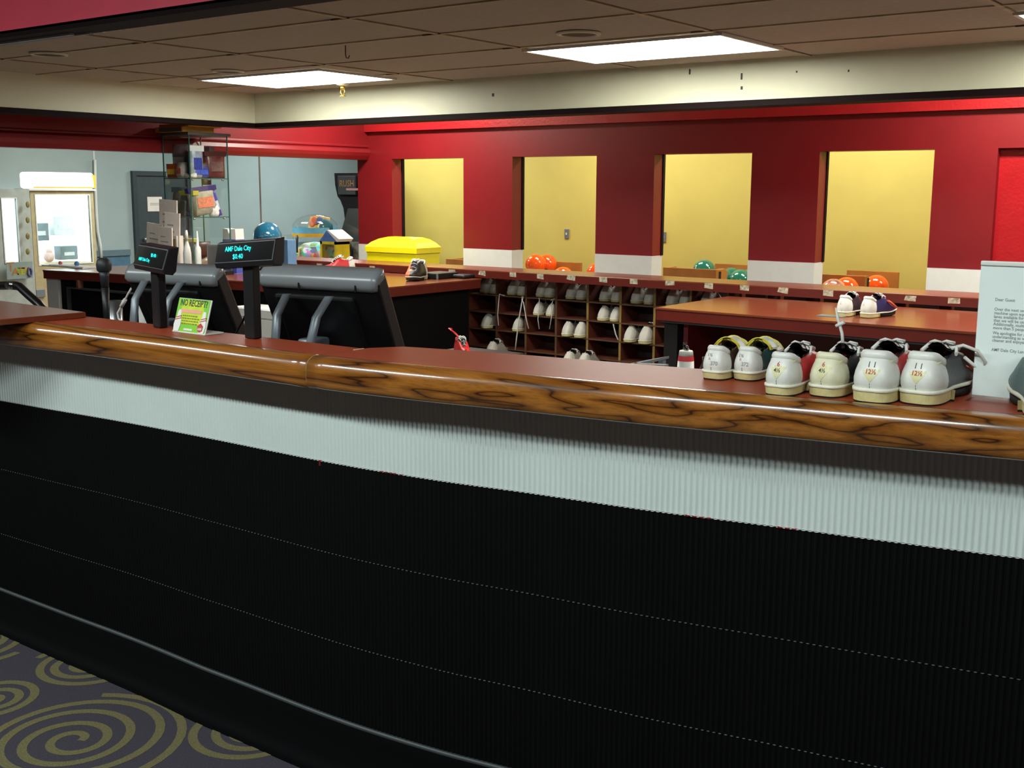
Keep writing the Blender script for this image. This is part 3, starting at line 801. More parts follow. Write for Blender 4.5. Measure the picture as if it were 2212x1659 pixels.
# pair on the island
ZI = .82
sH = make_shoe('bowling_shoe', .29, .098, .080, -1, 'leather_navy', 'leather_black', 'pale heeled bowling shoe on the red island top, left of the pair', 'pair of shoes on the island', '9', '8', loc=(0, 0, ZI), badge=False)
for c in kids(sH):
    if c.name.startswith('handwriting'): bpy.data.objects.remove(c)
p = at_z(1817, 684, ZI); sH.location = (p.x, p.y, ZI); sH.rotation_euler.z = -.05
sI = dup(sH, (at_z(1866, 687, ZI).x, at_z(1866, 687, ZI).y, ZI), -.22, 'pale heeled bowling shoe with navy side and orange patch on the island')
for c in kids(sI):
    if c.name.startswith('quarter') and c.data.materials[0] == M['leather_black']:
        c.data = c.data.copy(); c.data.materials[0] = M['leather_navy']
m = MB(); m.tube([(.047, .16, .09), (.054, .20, .068), (.052, .235, .05)], .009, 8, flat=.6); m.build('side_patch', 'orange_trim', sI)
# ================================================================== SHOE RACK
RY = 7.0; RZ = .90; CYF = 7.18
rack = thing('shoe_rack', 'long low shoe rack of red brown laminate with rows of cubbies and paper tags', 'shoe rack', (-4.5, RY, 0))
def L(o): o.matrix_parent_inverse = Matrix.Translation((-4.5, -RY, 0)).inverted() if False else o.matrix_parent_inverse; return o
rk = Matrix.Translation((4.5, -RY, 0))
RX0, RX1 = -8.0, -1.35
m = MB(); m.box(RX0-.02, RY-.005, RZ-.012, RX1+.02, RY+.37, RZ, bev=.003); m.xf(rk); m.build('rack_top', 'laminate', rack)
m = MB(); m.box(RX0-.02, RY-.004, RZ-.060, RX1+.02, RY+.02, RZ-.012); m.xf(rk); m.build('fascia', 'laminate_dark', rack)
m = MB(); m.box(RX0, RY+.44, .06, RX1, RY+.46, RZ-.014); m.xf(rk); m.build('back_panel', 'leather_brown', rack)
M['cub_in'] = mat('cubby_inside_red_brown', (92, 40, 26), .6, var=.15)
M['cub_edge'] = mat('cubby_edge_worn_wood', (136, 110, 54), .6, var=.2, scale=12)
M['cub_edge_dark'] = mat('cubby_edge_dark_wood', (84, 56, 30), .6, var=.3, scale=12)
divs = [-5.495+.2857*k for k in range(-9, 15)]
for x in divs:
    if RX0 < x < RX1:
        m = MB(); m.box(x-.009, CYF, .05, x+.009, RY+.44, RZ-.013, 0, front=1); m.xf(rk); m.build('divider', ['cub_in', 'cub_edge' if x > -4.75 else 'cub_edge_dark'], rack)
SHZ = [.695, .556, .418, .276, .136, .02]
for z in SHZ:
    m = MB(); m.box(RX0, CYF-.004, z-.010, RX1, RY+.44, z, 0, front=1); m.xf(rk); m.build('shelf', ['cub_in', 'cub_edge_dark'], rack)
for x in (RX0, RX1):
    m = MB(); m.box(x-.012, RY+.02, .0, x+.012, RY+.46, RZ-.013); m.xf(rk); m.build('end_panel', 'laminate_dark', rack)
# tags along the fascia
M['tag'] = mat('worn_paper_tag', (176, 168, 146), .7, var=.55, scale=55)
for px, py in ((637, 571), (690, 573.5), (737, 576), (804, 579), (907, 582), (976, 587), (1042, 590), (1108, 593), (1167, 597), (1234, 600), (1303, 604), (1369, 608), (1447, 612), (1531, 617), (1608, 621.5), (1692, 627), (1789, 633), (1967, 645), (2061, 650)):
    p = at_y(px, py, RY-.006); w = random.uniform(.030, .036); s_ = random.uniform(-.06, .06)
    m = MB(); q = [(-w, -.017), (w, -.017+s_*.1), (w+random.uniform(-.004, .004), .017), (-w, .017)]
    if px in (1042, 1234, 1692, 1967): q[0] = (-w-.010, -.012)
    m.prism([(p.x+a, p.z+b) for a, b in q], RY-.0062, RY-.0045, 'y'); m.xf(rk); m.build('size_tag', 'tag', rack)

# ---- shoes kept in the rack
GR = 'rental shoes in the rack cubbies'
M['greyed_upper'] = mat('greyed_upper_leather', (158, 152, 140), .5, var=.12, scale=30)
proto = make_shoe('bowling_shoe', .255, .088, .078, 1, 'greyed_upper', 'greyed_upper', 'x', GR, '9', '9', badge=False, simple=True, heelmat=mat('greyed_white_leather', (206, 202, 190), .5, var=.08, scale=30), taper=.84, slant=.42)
COLN = ['cubby beside the red counter', 'second visible cubby', 'third visible cubby', 'fourth visible cubby', 'fifth visible cubby', 'sixth visible cubby', 'seventh visible cubby', 'cubby above the island corner']
ROWN = {0: 'top row', 1: 'second row', 2: 'third row', 6: 'lowest row, tops only'}
first = [True]
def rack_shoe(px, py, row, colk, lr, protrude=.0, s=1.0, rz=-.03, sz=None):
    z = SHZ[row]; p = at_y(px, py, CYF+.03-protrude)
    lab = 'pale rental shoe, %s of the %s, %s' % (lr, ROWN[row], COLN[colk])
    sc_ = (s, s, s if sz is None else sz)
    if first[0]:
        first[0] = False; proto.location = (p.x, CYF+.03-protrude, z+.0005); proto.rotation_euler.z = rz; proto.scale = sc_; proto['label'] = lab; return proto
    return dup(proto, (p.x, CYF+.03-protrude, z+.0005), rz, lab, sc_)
R1 = [(1041, 636, 0), (1061, 637, 0), (1100.5, 640, 1), (1122, 639, 1), (1163, 642, 2), (1181, 643, 2), (1227, 647, 3), (1250, 648, 3), (1300.5, 652, 4), (1326, 653, 4), (1369, 655, 5), (1397, 657, 5), (1445, 658, 6), (1473, 656, 6), (1519, 650, 7)]
made = {}
prev = None
for px, py, c in R1:
    lr = 'right one' if prev == c else 'left one'; prev = c
    s = 1.14 if c not in (5,) else 1.16
    made[(0, c, lr)] = rack_shoe(px, py, 0, c, lr, .0, s, random.uniform(-.07, .03))
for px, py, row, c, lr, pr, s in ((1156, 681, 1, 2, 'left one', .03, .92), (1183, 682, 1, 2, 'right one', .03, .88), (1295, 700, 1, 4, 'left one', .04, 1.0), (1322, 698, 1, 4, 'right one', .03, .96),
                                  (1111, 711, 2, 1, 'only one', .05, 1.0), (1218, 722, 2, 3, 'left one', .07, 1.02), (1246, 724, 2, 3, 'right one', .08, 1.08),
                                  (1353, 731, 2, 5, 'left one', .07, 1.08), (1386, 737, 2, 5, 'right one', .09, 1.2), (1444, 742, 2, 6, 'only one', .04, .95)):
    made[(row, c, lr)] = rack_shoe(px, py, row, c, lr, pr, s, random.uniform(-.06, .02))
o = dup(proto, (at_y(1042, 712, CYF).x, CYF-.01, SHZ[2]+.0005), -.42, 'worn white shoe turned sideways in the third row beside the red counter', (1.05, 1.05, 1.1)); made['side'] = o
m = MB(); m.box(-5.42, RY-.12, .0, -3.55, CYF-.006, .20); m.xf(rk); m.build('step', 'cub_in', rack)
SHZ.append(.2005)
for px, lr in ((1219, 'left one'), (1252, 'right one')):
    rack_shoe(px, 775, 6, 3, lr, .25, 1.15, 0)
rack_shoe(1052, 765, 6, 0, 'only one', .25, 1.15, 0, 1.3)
# bright heels on the shoes that reach out into the light keep the same leather; laces hang down over the shelf edges
def hang(sh, pts, r=.0055):
    m = MB(); pp = [at_y(x, y, CYF-.02) for x, y in pts]
    inv = (Matrix.Translation(sh.location) @ Matrix.Rotation(sh.rotation_euler.z, 4, 'Z') @ Matrix.Diagonal((*sh.scale, 1))).inverted()
    m.tube([inv @ q for q in pp], r/sh.scale[0], 6, flat=.5); m.build('hanging_lace', 'lace', sh)
hang(made[(0, 1, 'left one')], [(1090, 639), (1079, 635), (1077, 655), (1075, 680), (1077, 703)])
hang(made[(0, 1, 'right one')], [(1127, 642), (1130, 640), (1127, 655), (1121, 690), (1116, 730), (1113, 756)], .0075)
hang(made[(0, 1, 'right one')], [(1127, 645), (1131, 655), (1137, 690), (1142, 710)], .0055)
hang(made[(0, 2, 'left one')], [(1163, 645), (1165.5, 643), (1164, 665), (1162, 690), (1165, 711)], .005)
hang(made[(0, 2, 'right one')], [(1190, 649), (1197, 644), (1190, 660), (1192, 680), (1187, 711)], .005)
hang(made[(1, 4, 'right one')], [(1325, 700), (1326, 706), (1330, 722), (1335, 734)], .007)

# ================================================================== ISLAND COUNTER
isl = thing('island_counter', 'red brown island counter before the shoe rack carrying one pair of shoes', 'counter', (0, 0, 0))
ix0, iy0, iy1, ix1 = -3.40, 5.99, 6.965, -.9
c0 = at_z(1416, 664, ZI); c1 = at_z(1585, 638, ZI); c2 = at_z(2112, 718, ZI); c3 = at_z(2105, 674, ZI)
iy1 = RY-.02
poly = [(c0.x, c0.y), (c2.x, c2.y), (ix1, c2.y+.0), (ix1, iy1), (c1.x, iy1)]
m = MB(); m.prism(poly, ZI-.012, ZI, 'z', bev=.002); m.build('island_top', 'laminate', isl)
inn = [(c0.x+.004, c0.y+.004), (c2.x, c2.y+.004), (ix1-.004, c2.y+.004), (ix1-.004, iy1-.004), (c1.x+.004, iy1-.004)]
m = MB(); m.prism(inn, ZI-.075, ZI-.012, 'z'); m.build('fascia', 'laminate_dark', isl)
m = MB(); inn2 = [(a+.02 if a < -2 else a, b+.02 if b < 6.5 else b-.02) for a, b in inn]; m.prism(inn2, ZI-.09, ZI-.075, 'z'); m.build('metal_strip', 'greyrubber', isl)
m = MB(); m.box(c0.x+.14, c0.y+.10, 0, c0.x+.17, iy1-.05, ZI-.09); m.build('end_panel', mat('dark_red_panel', (96, 16, 20), .45), isl)
m = MB(); m.box(c0.x+.17, c0.y+.55, 0, ix1-.05, c0.y+.58, ZI-.09); m.build('back_panel', 'laminate_dark', isl)
m = MB(); m.box(c0.x+.17, c0.y+.10, .30, ix1-.05, c0.y+.55, .32); m.build('shelf', 'black', isl)
m = MB(); m.box(c0.x+.03, c0.y+.06, 0, c0.x+.12, c0.y+.16, ZI-.09); m.build('leg', 'black', isl)
m = MB(); m.box(ix1-.12, c2.y+.06, 0, ix1-.06, c2.y+.16, ZI-.09); m.build('leg', 'black', isl)
# clear name plate lying by the shoes
p = at_z(1790, 683, ZI); m = MB(); m.box(p.x-.06, p.y-.03, ZI, p.x+.09, p.y+.05, ZI+.004, bev=.001); tag(m.build('shoe_size_card', ['silver']), 'small grey card lying on the island top left of the pair of shoes', 'card')

# pin shaped container with keys, grey bracket, red shoe in a tray: things standing lower behind the counter
p = at_y(1481, 797, 4.6); zb_ = .60
t = thing('pin_shaped_canister', 'white tapered canister with a red band standing under the island front', 'canister', (p.x, 4.6, zb_))
q = at_y(1481, 757, 4.6); hh = q.z-zb_
z1 = at_y(1481, 779, 4.6).z-zb_; z2 = at_y(1481, 768, 4.6).z-zb_
m = MB(); m.lathe([(.044, 0), (.044, .01), (.0365, z1)], n=24); m.lathe([(.0335, z2), (.031, hh-.004), (.029, hh)], n=24); m.build('body', 'white', t)
m = MB(); m.lathe([(.0368, z1), (.0338, z2)], n=24, cap=False); m.build('band', mat('red_band', (226, 58, 62), .5), t)
t2 = thing('key_ring', 'bunch of keys lying on top of the white canister with the red band', 'keys', (p.x, 4.6, q.z))
m = MB(); m.tube([(.012*math.cos(a), 0, .012+.012*math.sin(a)) for a in [2*PI*k/14 for k in range(14)]], .0018, 6, closed=True); m.build('ring', 'steel', t2)
for dx, rz in ((-.012, .4), (.004, -.5), (.014, -.9)):
    m = MB(); m.box(-.006, -.001, 0, .006, .001, .012); m.box(-.003, -.001, .012, .003, .001, .038); m.xf(Matrix.Translation((dx, -.003, .003)) @ Matrix.Rotation(rz, 4, 'Y')); m.build('key', 'steel', t2)
# low black cart those stand on
t = thing('supply_cart', 'low black cart behind the counter carrying the white canister', 'cart', (-2.35, 4.75, 0))
m = MB(); m.box(-.55, -.25, .58, .45, .28, .60); m.build('tray', 'black', t)
for a, b in ((-.52, -.22), (.42, -.22), (-.52, .25), (.42, .25)):
    m = MB(); m.box(a-.015, b-.015, .0, a+.015, b+.015, .58); m.build('leg', 'black', t)
# dark bottle beside the canister
p = at_y(1500, 790, 4.7); m = MB(); m.lathe([(.026, 0), (.027, .08), (.02, .10), (.010, .125), (.010, .15)], n=16); m.xf(Matrix.Translation((p.x+.03, 4.74, .60))); tag(m.build('dark_bottle', ['black']), 'dark bottle in shadow to the right of the white canister', 'bottle')
# grey metal angle on the cart
a = at_y(1368, 786, 4.55); zq = a.z; b_ = at_z(1432, 772, zq); c_ = at_z(1434, 789, zq)
m = MB()
m.prism([(a.x, a.y), (b_.x, b_.y), (b_.x, b_.y+.06), (a.x-.02, a.y+.05)], zq-.012, zq, 'z'); m.prism([(a.x-.02, a.y), (c_.x, c_.y), (c_.x, c_.y+.045), (a.x-.02, a.y+.045)], zq-.012, zq, 'z')
for q in ((a.x-.02, a.y+.005), (c_.x-.03, c_.y+.01), (b_.x-.03, b_.y+.01)): m.box(q[0], q[1], .6005, q[0]+.025, q[1]+.03, zq-.012)
tag(m.build('metal_bracket', ['silver']), 'grey metal angle bracket on the cart left of the white canister', 'bracket')
# red child shoe on a box
p = at_y(1003, 760, 5.2)
m = MB(); m.box(p.x-.25, 5.05, 0, p.x+.22, 5.5, p.z-.02, bev=.004); tag(m.build('return_bin', ['black']), 'black bin behind the counter holding a red shoe', 'bin')
sr = make_shoe('bowling_shoe', .22, .075, .075, 1, 'leather_red', 'leather_red', 'red shoe with white laces on the black bin behind the counter', None, '2', '2', badge=False, simple=True, loc=(p.x-.07, 5.28, p.z-.02), rotz=-1.9, heelmat='leather_red') if False else None
sr = make_shoe('bowling_shoe', .22, .075, .080, 1, 'leather_red', 'leather_red', 'red shoe with white laces on the black bin behind the counter', 'loose shoes behind the counter', badge=False, simple=True, heelmat='leather_red', loc=(p.x-.05, 5.20, p.z-.02), rotz=-2.2)
m = MB(); m.tube([(.0, .08, .10), (.03, .05, .135), (.05, .0, .155), (.03, -.04, .15)], .010, 8, flat=.4); m.build('pull_tab', 'leather_red', sr)

# ================================================================== RED INNER COUNTER (left block)
ZB = .835
blk = thing('inner_counter', 'red topped black inner counter carrying the glass display tower', 'counter', (0, 0, 0))
b0 = at_z(92, 583, ZB); b1 = at_z(815, 622.6, ZB); b2x = -5.49
fr = [(b0.x, b0.y+.0), (b1.x, b1.y), (b2x, RY-.02), (-8.05, RY-.02), (-8.05, 6.45), (b0.x, 6.15)]
m = MB(); m.prism(fr, ZB-.012, ZB, 'z', bev=.002); m.build('inner_top', 'laminate', blk)
def shrink(P, d):
    cx = sum(p[0] for p in P)/len(P); cy = sum(p[1] for p in P)/len(P); out = []
    for x, y in P: out.append((x+d*(1 if x < cx else -1), y+d*(1 if y < cy else -1)))
    return out
m = MB(); m.prism(shrink(fr, .003), ZB-.072, ZB-.012, 'z'); m.build('fascia', 'laminate_dark', blk)
sk = shrink(fr, .07)
m = MB(); m.prism(sk, 0, ZB-.072, 'z'); m.build('carcass', 'blackpanel', blk)
w0 = at_y(100, 600, b0.y+.05); w1 = at_y(124, 600, b0.y+.05)
m = MB(); m.box(w0.x, b0.y+.05, 0, w1.x, b0.y+.5, ZB-.072); m.build('end_panel', 'white_paint', blk)
# grey frame of the black door and bracket on the front
p0 = at_y(150, 620, b0.y+.09); p1 = at_y(290, 632, b0.y+.10)
m = MB(); m.box(p0.x, p0.y-.03, p0.z-.01, p1.x, p0.y+.02, p0.z+.004); m.box(p0.x, p0.y-.03, .2, p0.x+.012, p0.y+.02, p0.z); m.build('door_frame', 'greyrubber', blk)
p2 = at_y(171, 610, b0.y+.06); m = MB(); m.box(p2.x-.012, p2.y-.02, p2.z-.05, p2.x+.012, p2.y+.03, p2.z+.02); m.build('hinge', mat('brown_metal', (110, 66, 48), .5, .3), blk)
# white drawer cabinet standing before the block
p0 = at_y(500, 662, 5.45); p1 = at_y(592, 662, 5.45)
t = thing('drawer_cabinet', 'white drawer cabinet below the red inner counter, seen between the monitors', 'cabinet', (p0.x, 5.45, 0))
wd = p1.x-p0.x
m = MB(); m.box(0, .015, .02, wd, .25, p0.z); m.build('body', 'white', t)
m = MB(); m.box(.01, 0, p0.z-.065, wd-.01, .015, p0.z-.005, bev=.003); o = m.build('drawer', 'white', t)
m = MB(); m.box(wd*.4, -.012, p0.z-.04, wd*.6, 0, p0.z-.03); m.build('handle', 'steel', o)
m = MB(); m.box(.01, 0, .05, wd-.01, .015, p0.z-.075, bev=.003); m.build('door', 'white', t)
p0 = at_y(596, 662, 5.5); p1 = at_y(660, 662, 5.5)
t = thing('cabinet_shade_block', 'beige block coloured as the shaded lower right of the white drawer cabinet', 'box', (p0.x+.01, 5.5, 0))
m = MB(); m.box(0, 0, 0, p1.x-p0.x, .2, p0.z-.01, bev=.004); m.build('body', mat('beige_cabinet_shade', (176, 160, 140), .7), t)  # beige paints in the shade on the white cabinet's right part
m = MB(); m.box(0, -.001, .27, p1.x-p0.x, 0, .275); m.build('faint_line', 'ink_grey', t)

# shoes and laptop-like tray on the inner counter
pp = at_z(857, 607, ZB)
sJ = make_shoe('sport_shoe', .30, .125, .105, 1, 'leather_black', 'orange_trim', 'black and orange shoe with grey laces on the red inner counter, toe towards the viewer', 'loose shoes behind the counter', badge=False, simple=False, loc=(pp.x+.0, pp.y+.30, ZB), rotz=PI+.35)
pp = at_z(782, 592, ZB)
sK = make_shoe('sport_shoe', .27, .105, .098, -1, 'leather_red', 'leather_black', 'red and grey shoe half hidden behind the right monitor', 'loose shoes behind the counter', badge=False, simple=False, loc=(pp.x-.10, pp.y+.02, ZB), rotz=PI-.5)
pa = at_z(884, 603, ZB); pb = at_z(946, 604, ZB)
t = thing('black_tray', 'flat black tray with a silver rim on the red inner counter beside the shoe', 'tray', (0, 0, ZB))
m = MB(); m.box(pa.x, pb.y, 0, pb.x, pb.y+.25, .045, bev=.006); m.build('body', 'black', t)
m = MB(); m.box(pa.x+.01, pb.y-.002, .040, pb.x-.01, pb.y+.004, .046); m.box(pb.x-.012, pb.y-.004, .0, pb.x, pb.y+.006, .045); m.build('rim', 'silver', t)
p = at_z(975, 600, ZB); m = MB(); m.box(p.x-.10, p.y-.04, ZB, p.x+.16, p.y+.16, ZB+.03, bev=.012); tag(m.build('black_pouch', ['black']), 'black flat pouch beside the black tray near the rack', 'pouch')

# ================================================================== BALL RACKS AND BALLS IN THE PASSAGE
def ball_rack(name, x0, x1, y0, y1, zf, zbk, lab, sh=None):
    t = thing(name, lab, 'ball rack', (x0, y0, 0), 0, 'wooden ball racks by the yellow wall')
    w, d = x1-x0, y1-y0
    m = MB(); m.box(0, 0, 0, w, .03, zf, bev=.003); m.build('front_board', 'pine', t)
    m = MB(); m.box(0, d-.03, 0, w, d, zbk, bev=.003); m.build('back_board', 'pine', t)
    for x in (0, w-.035):
        m = MB(); m.box(x, .03, 0, x+.035, d-.03, zf-.002); m.build('end_board', 'pine', t)
    m = MB(); sh = sh or zf-.19; m.box(.035, .03, sh-.02, w-.035, d-.03, sh); m.build('shelf', 'pine', t)
    m = MB(); m.box(w-.001, .05, zf-.16, w+.001, .10, zf-.02); m.build('slot', 'hole', t)
    return t
nb = [0]
ballmeshes = {}
def ball(px, py, Y, colr, lab, rot=(0, 0, 0), group='bowling balls', r=.108, z=None):
    p = at_y(px, py, Y); loc = (p.x, Y, p.z if z is None else z)
    if colr in ballmeshes:
        src = ballmeshes[colr]; o = src.copy(); COL.objects.link(o); o.location = loc; o.rotation_euler = rot; o['label'] = lab; o['group'] = group
        for c in kids(src):
            d = c.copy(); COL.objects.link(d); d.parent = o
        return o
    m = MB(); m.sphere((0, 0, 0), r, seg=36); o = m.build('bowling_ball', colr); o.location = loc; o.rotation_euler = rot
    tag(o, lab, 'bowling ball', group)
    for a, b in ((.20, .12), (-.02, .14), (.08, -.16)):
        n_ = Vector((a, -math.sqrt(1-a*a-b*b), b)); e1 = n_.cross(Vector((0, 0, 1))).normalized(); e2 = n_.cross(e1)
        mm = MB(); vs = [mm.bm.verts.new(n_*r*1.003+(e1*math.cos(2*PI*k/16)+e2*math.sin(2*PI*k/16))*.0125) for k in range(16)]; mm.bm.faces.new(vs); mm.build('finger_hole', 'hole', o)
    ballmeshes[colr] = o
    return o
# second opening
a = at_y(1140, 590, 9.62); b = at_y(1258, 568, 9.95)
ball_rack('ball_rack', a.x-.16, at_y(1258, 575, 10.06).x, 9.555, 10.06, .66, at_y(1230, 567, 10.0).z, 'wooden ball rack in the second opening holding two orange balls', sh=.636)
ball(1157, 571, 9.70, 'ball_orange', 'orange bowling ball, left of the two side by side in the second opening', (.9, 0, .3))
ball(1181, 571, 9.92, 'ball_orange', 'orange bowling ball with finger holes showing, right of the two in the second opening', (.6, .2, .5))
ball(1216, 600, 9.43, 'ball_orange', 'orange bowling ball of which only the crown shows, second opening', (2.5, 0, 0))
a = at_y(1268, 580, 9.9)
q = at_y(1216, 600, 9.43); m = MB(); m.box(q.x-.12, 9.31, 0, q.x+.12, 9.55, q.z-.1085, bev=.003); tag(m.build('ball_stand', ['pine']), 'low wooden stand under the single orange ball crown, second opening', 'stand')
ball_rack('ball_rack', a.x+.01, a.x+.75, 9.74, 10.02, .62, .60, 'wooden ball rack half hidden behind the second white pillar foot', sh=.577)
ball(1290, 590, 9.88, 'ball_orange', 'orange bowling ball cut off by the white pillar foot, right side of the second opening', (.5, .1, -.6))
# first opening
a = at_y(963, 559, 9.62); b = at_y(1010, 562, 9.62)
ball_rack('ball_rack', a.x, b.x+.25, 9.62, 10.0, a.z, a.z, 'brown wooden ball rack end peeping over the shoe rack in the first opening')
# third opening
a = at_y(1434, 577, 9.62); b = at_y(1549, 581, 9.62)
ball_rack('ball_rack', a.x, b.x, 9.605, 9.835, a.z, a.z-.02, 'wooden ball rack with a light top edge on the left of the third opening', sh=at_y(1521, 585, 9.72).z-.1085)
ball(1521, 585, 9.72, 'ball_green', 'green bowling ball sitting up on the wooden rack, third opening', (2.2, .3, 0))
a = at_y(1545, 569, 10.28); b = at_y(1660, 571, 10.28)
ball_rack('ball_rack', a.x, b.x+.2, 9.84, 10.30, .60, a.z, 'wooden ball rack holding the row of green balls in the third opening', sh=.571)
for k, (px, py, Y, w_) in enumerate(((1558, 600, 9.98, 'first from the left'), (1580, 599, 10.165, 'second from the left'), (1600, 600, 9.98, 'third from the left'), (1622, 600, 10.165, 'fourth, touching the pillar foot'))):
    ball(px, py, Y, 'ball_green', 'green bowling ball of the third opening row, %s' % w_, (2.0+.3*k, .2*k, .4*k), z=.680)
# fourth opening
a = at_y(1774, 592, 9.62); b = at_y(1869, 597, 9.62)
ball_rack('ball_rack', a.x-.1, b.x, 9.62, 9.73, a.z, a.z-.03, 'wooden ball rack with a light top edge on the left of the fourth opening')
M['ball_marble'] = mat('red_white_ball', (208, 132, 116), .14, var=.7, scale=14, coat=.8)
ball(1828, 626, 9.50, 'ball_orange', 'orange bowling ball showing just its crown before the rack, fourth opening', (2.5, .4, 0), z=None)
ball(1800, 630, 9.26, 'ball_marble', 'pink and white marbled ball barely showing beside an orange one, fourth opening', (2.4, .3, 0))
a = at_y(1830, 583, 10.25); b = at_y(1942, 587, 10.25)
ball_rack('ball_rack', a.x, b.x, 9.75, 10.27, .56, a.z+.0, 'wooden ball rack with a high back board in the fourth opening')
ball(1893, 620, 10.02, 'ball_orange', 'orange bowling ball in front of the high back board, right of the fourth opening', (2.4, 0, 0))
# hidden support under the loose balls
m = MB(); m.box(at_y(1795, 620, 9.5).x-.1, 9.12, 0, at_y(1840, 620, 9.5).x+.1, 9.61, at_y(1825, 626, 9.50).z-.108, bev=.003); tag(m.build('ball_stand', ['pine']), 'low wooden stand under the orange and marbled balls, fourth opening', 'stand')

# yellow bin with domed lid
p0 = at_y(791, 563, 7.42); p1 = at_y(900, 567, 7.42)
p0 = at_y(791, 563, 7.52); p1 = at_y(900, 567, 7.52)
t = thing('lidded_bin', 'bright yellow bin with a domed lid standing between shoe rack and red wall', 'bin', (p0.x, 7.52, 0))
w = p1.x-p0.x; d = .32; zl = at_y(845, 546, 7.52).z
M['olive_seam'] = mat('olive_seam', (120, 112, 10), .6)
m = MB(); m.box(.004, .004, 0, w-.004, d-.008, zl, bev=.006); m.build('body', 'yellow_plastic', t)
za = at_y(791, 532, 7.52).z; zt_ = at_y(870, 512, 7.66).z
m = MB()
rings = []
for z, ix, iy in ((zl, -.006, -.006), (za, -.006, -.006), (za+(zt_-za)*.45, .035, .03), (za+(zt_-za)*.8, .10, .065), (zt_, .17, .11)):
    rings.append([(ix, iy, z), (w-ix, iy, z), (w-ix*.7, d-iy, z), (ix, d-iy, z)])
V = m.grid(rings, 0, False, closed=True); m.bm.faces.new(V[0]); m.bm.faces.new(V[-1][::-1]); m.build('lid', 'yellow_plastic', t)
m = MB(); m.box(.002, .002, zl-.006, w-.002, d-.002, zl); m.build('rim', 'olive_seam', t)
# ================================================================== POINT OF SALE EQUIPMENT
def monitor(lab, pl, pr, tilt, h, rotz_extra=0.0, zbase=.79):
    """pl, pr: upper left and right back corners (world); the back faces the viewer, the screen faces the staff side"""
    dx, dy = pr.x-pl.x, pr.y-pl.y; w = math.hypot(dx, dy); rz = math.atan2(dy, dx)
    root = thing('touch_monitor', lab, 'monitor', (pl.x, pl.y, zbase), rz, 'cash register monitors')
    T = Matrix.Translation((0, 0, pl.z-zbase)) @ Matrix.Rotation(tilt, 4, 'X')
    m = MB(); m.box(0, 0, -h, w, .055, 0.0, bev=.010, seg=3)                                   # rear shell
    m.xf(T); m.build('shell', 'black', root)
    # sloped black shoulder along the shell top, lamp highlight painted in as grey
    m = MB(); pr_ = [(-.004, -.030), (-.010, -.012), (.004, .010), (.030, .018), (.058, .016), (.058, -.02), (.0, -.034)]
    rows = []
    for u, s_ in ((0, .4), (.012, .9), (.05, 1.0), (.5, 1.0), (.95, 1.0), (.988, .9), (1, .4)):
        rows.append([(w*u, .02+(y-.02)*s_, z*s_) for y, z in pr_])
    V = m.grid(rows, 0, True, closed=True); m.bm.faces.new(V[0]); m.bm.faces.new(V[-1][::-1])
    m.xf(T); m.build('shoulder', 'shoulder_sheen', root)
    for u in (.36, .83):
        m = MB(); m.prism([(w*u-.003, -.026), (w*u+.004, -.006), (w*u+.007, -.010), (w*u+.002, -.028)], -.0125, -.0085, 'y'); m.xf(T); m.build('slot', 'hole', root)
    m = MB(); m.box(.05, -.012, -h+.05, w-.09, .004, -.05, bev=.008); m.xf(T); m.build('back_cover', 'black', root)
    m = MB(); m.box(.02, .055, -h+.02, w-.02, .057, -.02); m.xf(T); m.build('screen', 'screen', root)
    # stand: two bowed silver arms on an oval foot
    foot_y = .10
    for s_ in (-1, 1):
        m = MB(); c = w*.46
        pth = [(c+s_*.030, -.02, .10), (c+s_*.050, -.070, .19), (c+s_*.062, -.088, .28), (c+s_*.070, -.066, .36), (c+s_*.076, -.012, .415)]
        rws = []
        for i, p in enumerate(pth):
            q = pth[min(i+1, 4)]; o_ = pth[max(i-1, 0)]
            rws.append([(p[0]-.016, p[1], p[2]), (p[0]-.008, p[1]-.010, p[2]), (p[0]+.008, p[1]-.010, p[2]), (p[0]+.016, p[1], p[2]), (p[0]+.008, p[1]+.010, p[2]), (p[0]-.008, p[1]+.010, p[2])])
        V = m.grid(rws, 0, True, closed=True); m.bm.faces.new(V[0]); m.bm.faces.new(V[-1][::-1])
        m.build('stand_arm', 'silver', root)
    m = MB(); m.box(w*.46-.03, -.03, .02, w*.46+.03, .05, .29, bev=.008); m.build('hinge_block', 'silver', root)
    m = MB(); m.box(w*.46-.008, -.034, .24, w*.46+.008, -.030, .28); m.build('release_key', 'black', root)
    m = MB(); m.lathe([(.16, 0), (.165, .008), (.15, .022), (.05, .03)], n=36); m.xf(Matrix.Translation((w*.40, .06, 0)) @ Matrix.Diagonal((1, .75, 1, 1))); m.build('foot', 'silver', root)
    return root
M['shoulder_sheen'] = mat('black_plastic_painted_sheen', (120, 124, 126), .28, var=.04)  # grey stands for lamp sheen on the black plastic shoulder
M['screen'] = mat('dark_screen', (20, 22, 26), .12)
monitor('black touch monitor seen from behind, the right and larger of two, tilted on silver arms', Vector((-2.62, 2.262, 1.249)), Vector((-2.20, 2.325, 1.249)), math.radians(24), .37)
monL = monitor('black touch monitor seen from behind, the left one behind the green card', Vector((-3.33, 2.30, 1.222)), Vector((-2.95, 2.375, 1.238)), math.radians(27), .37)

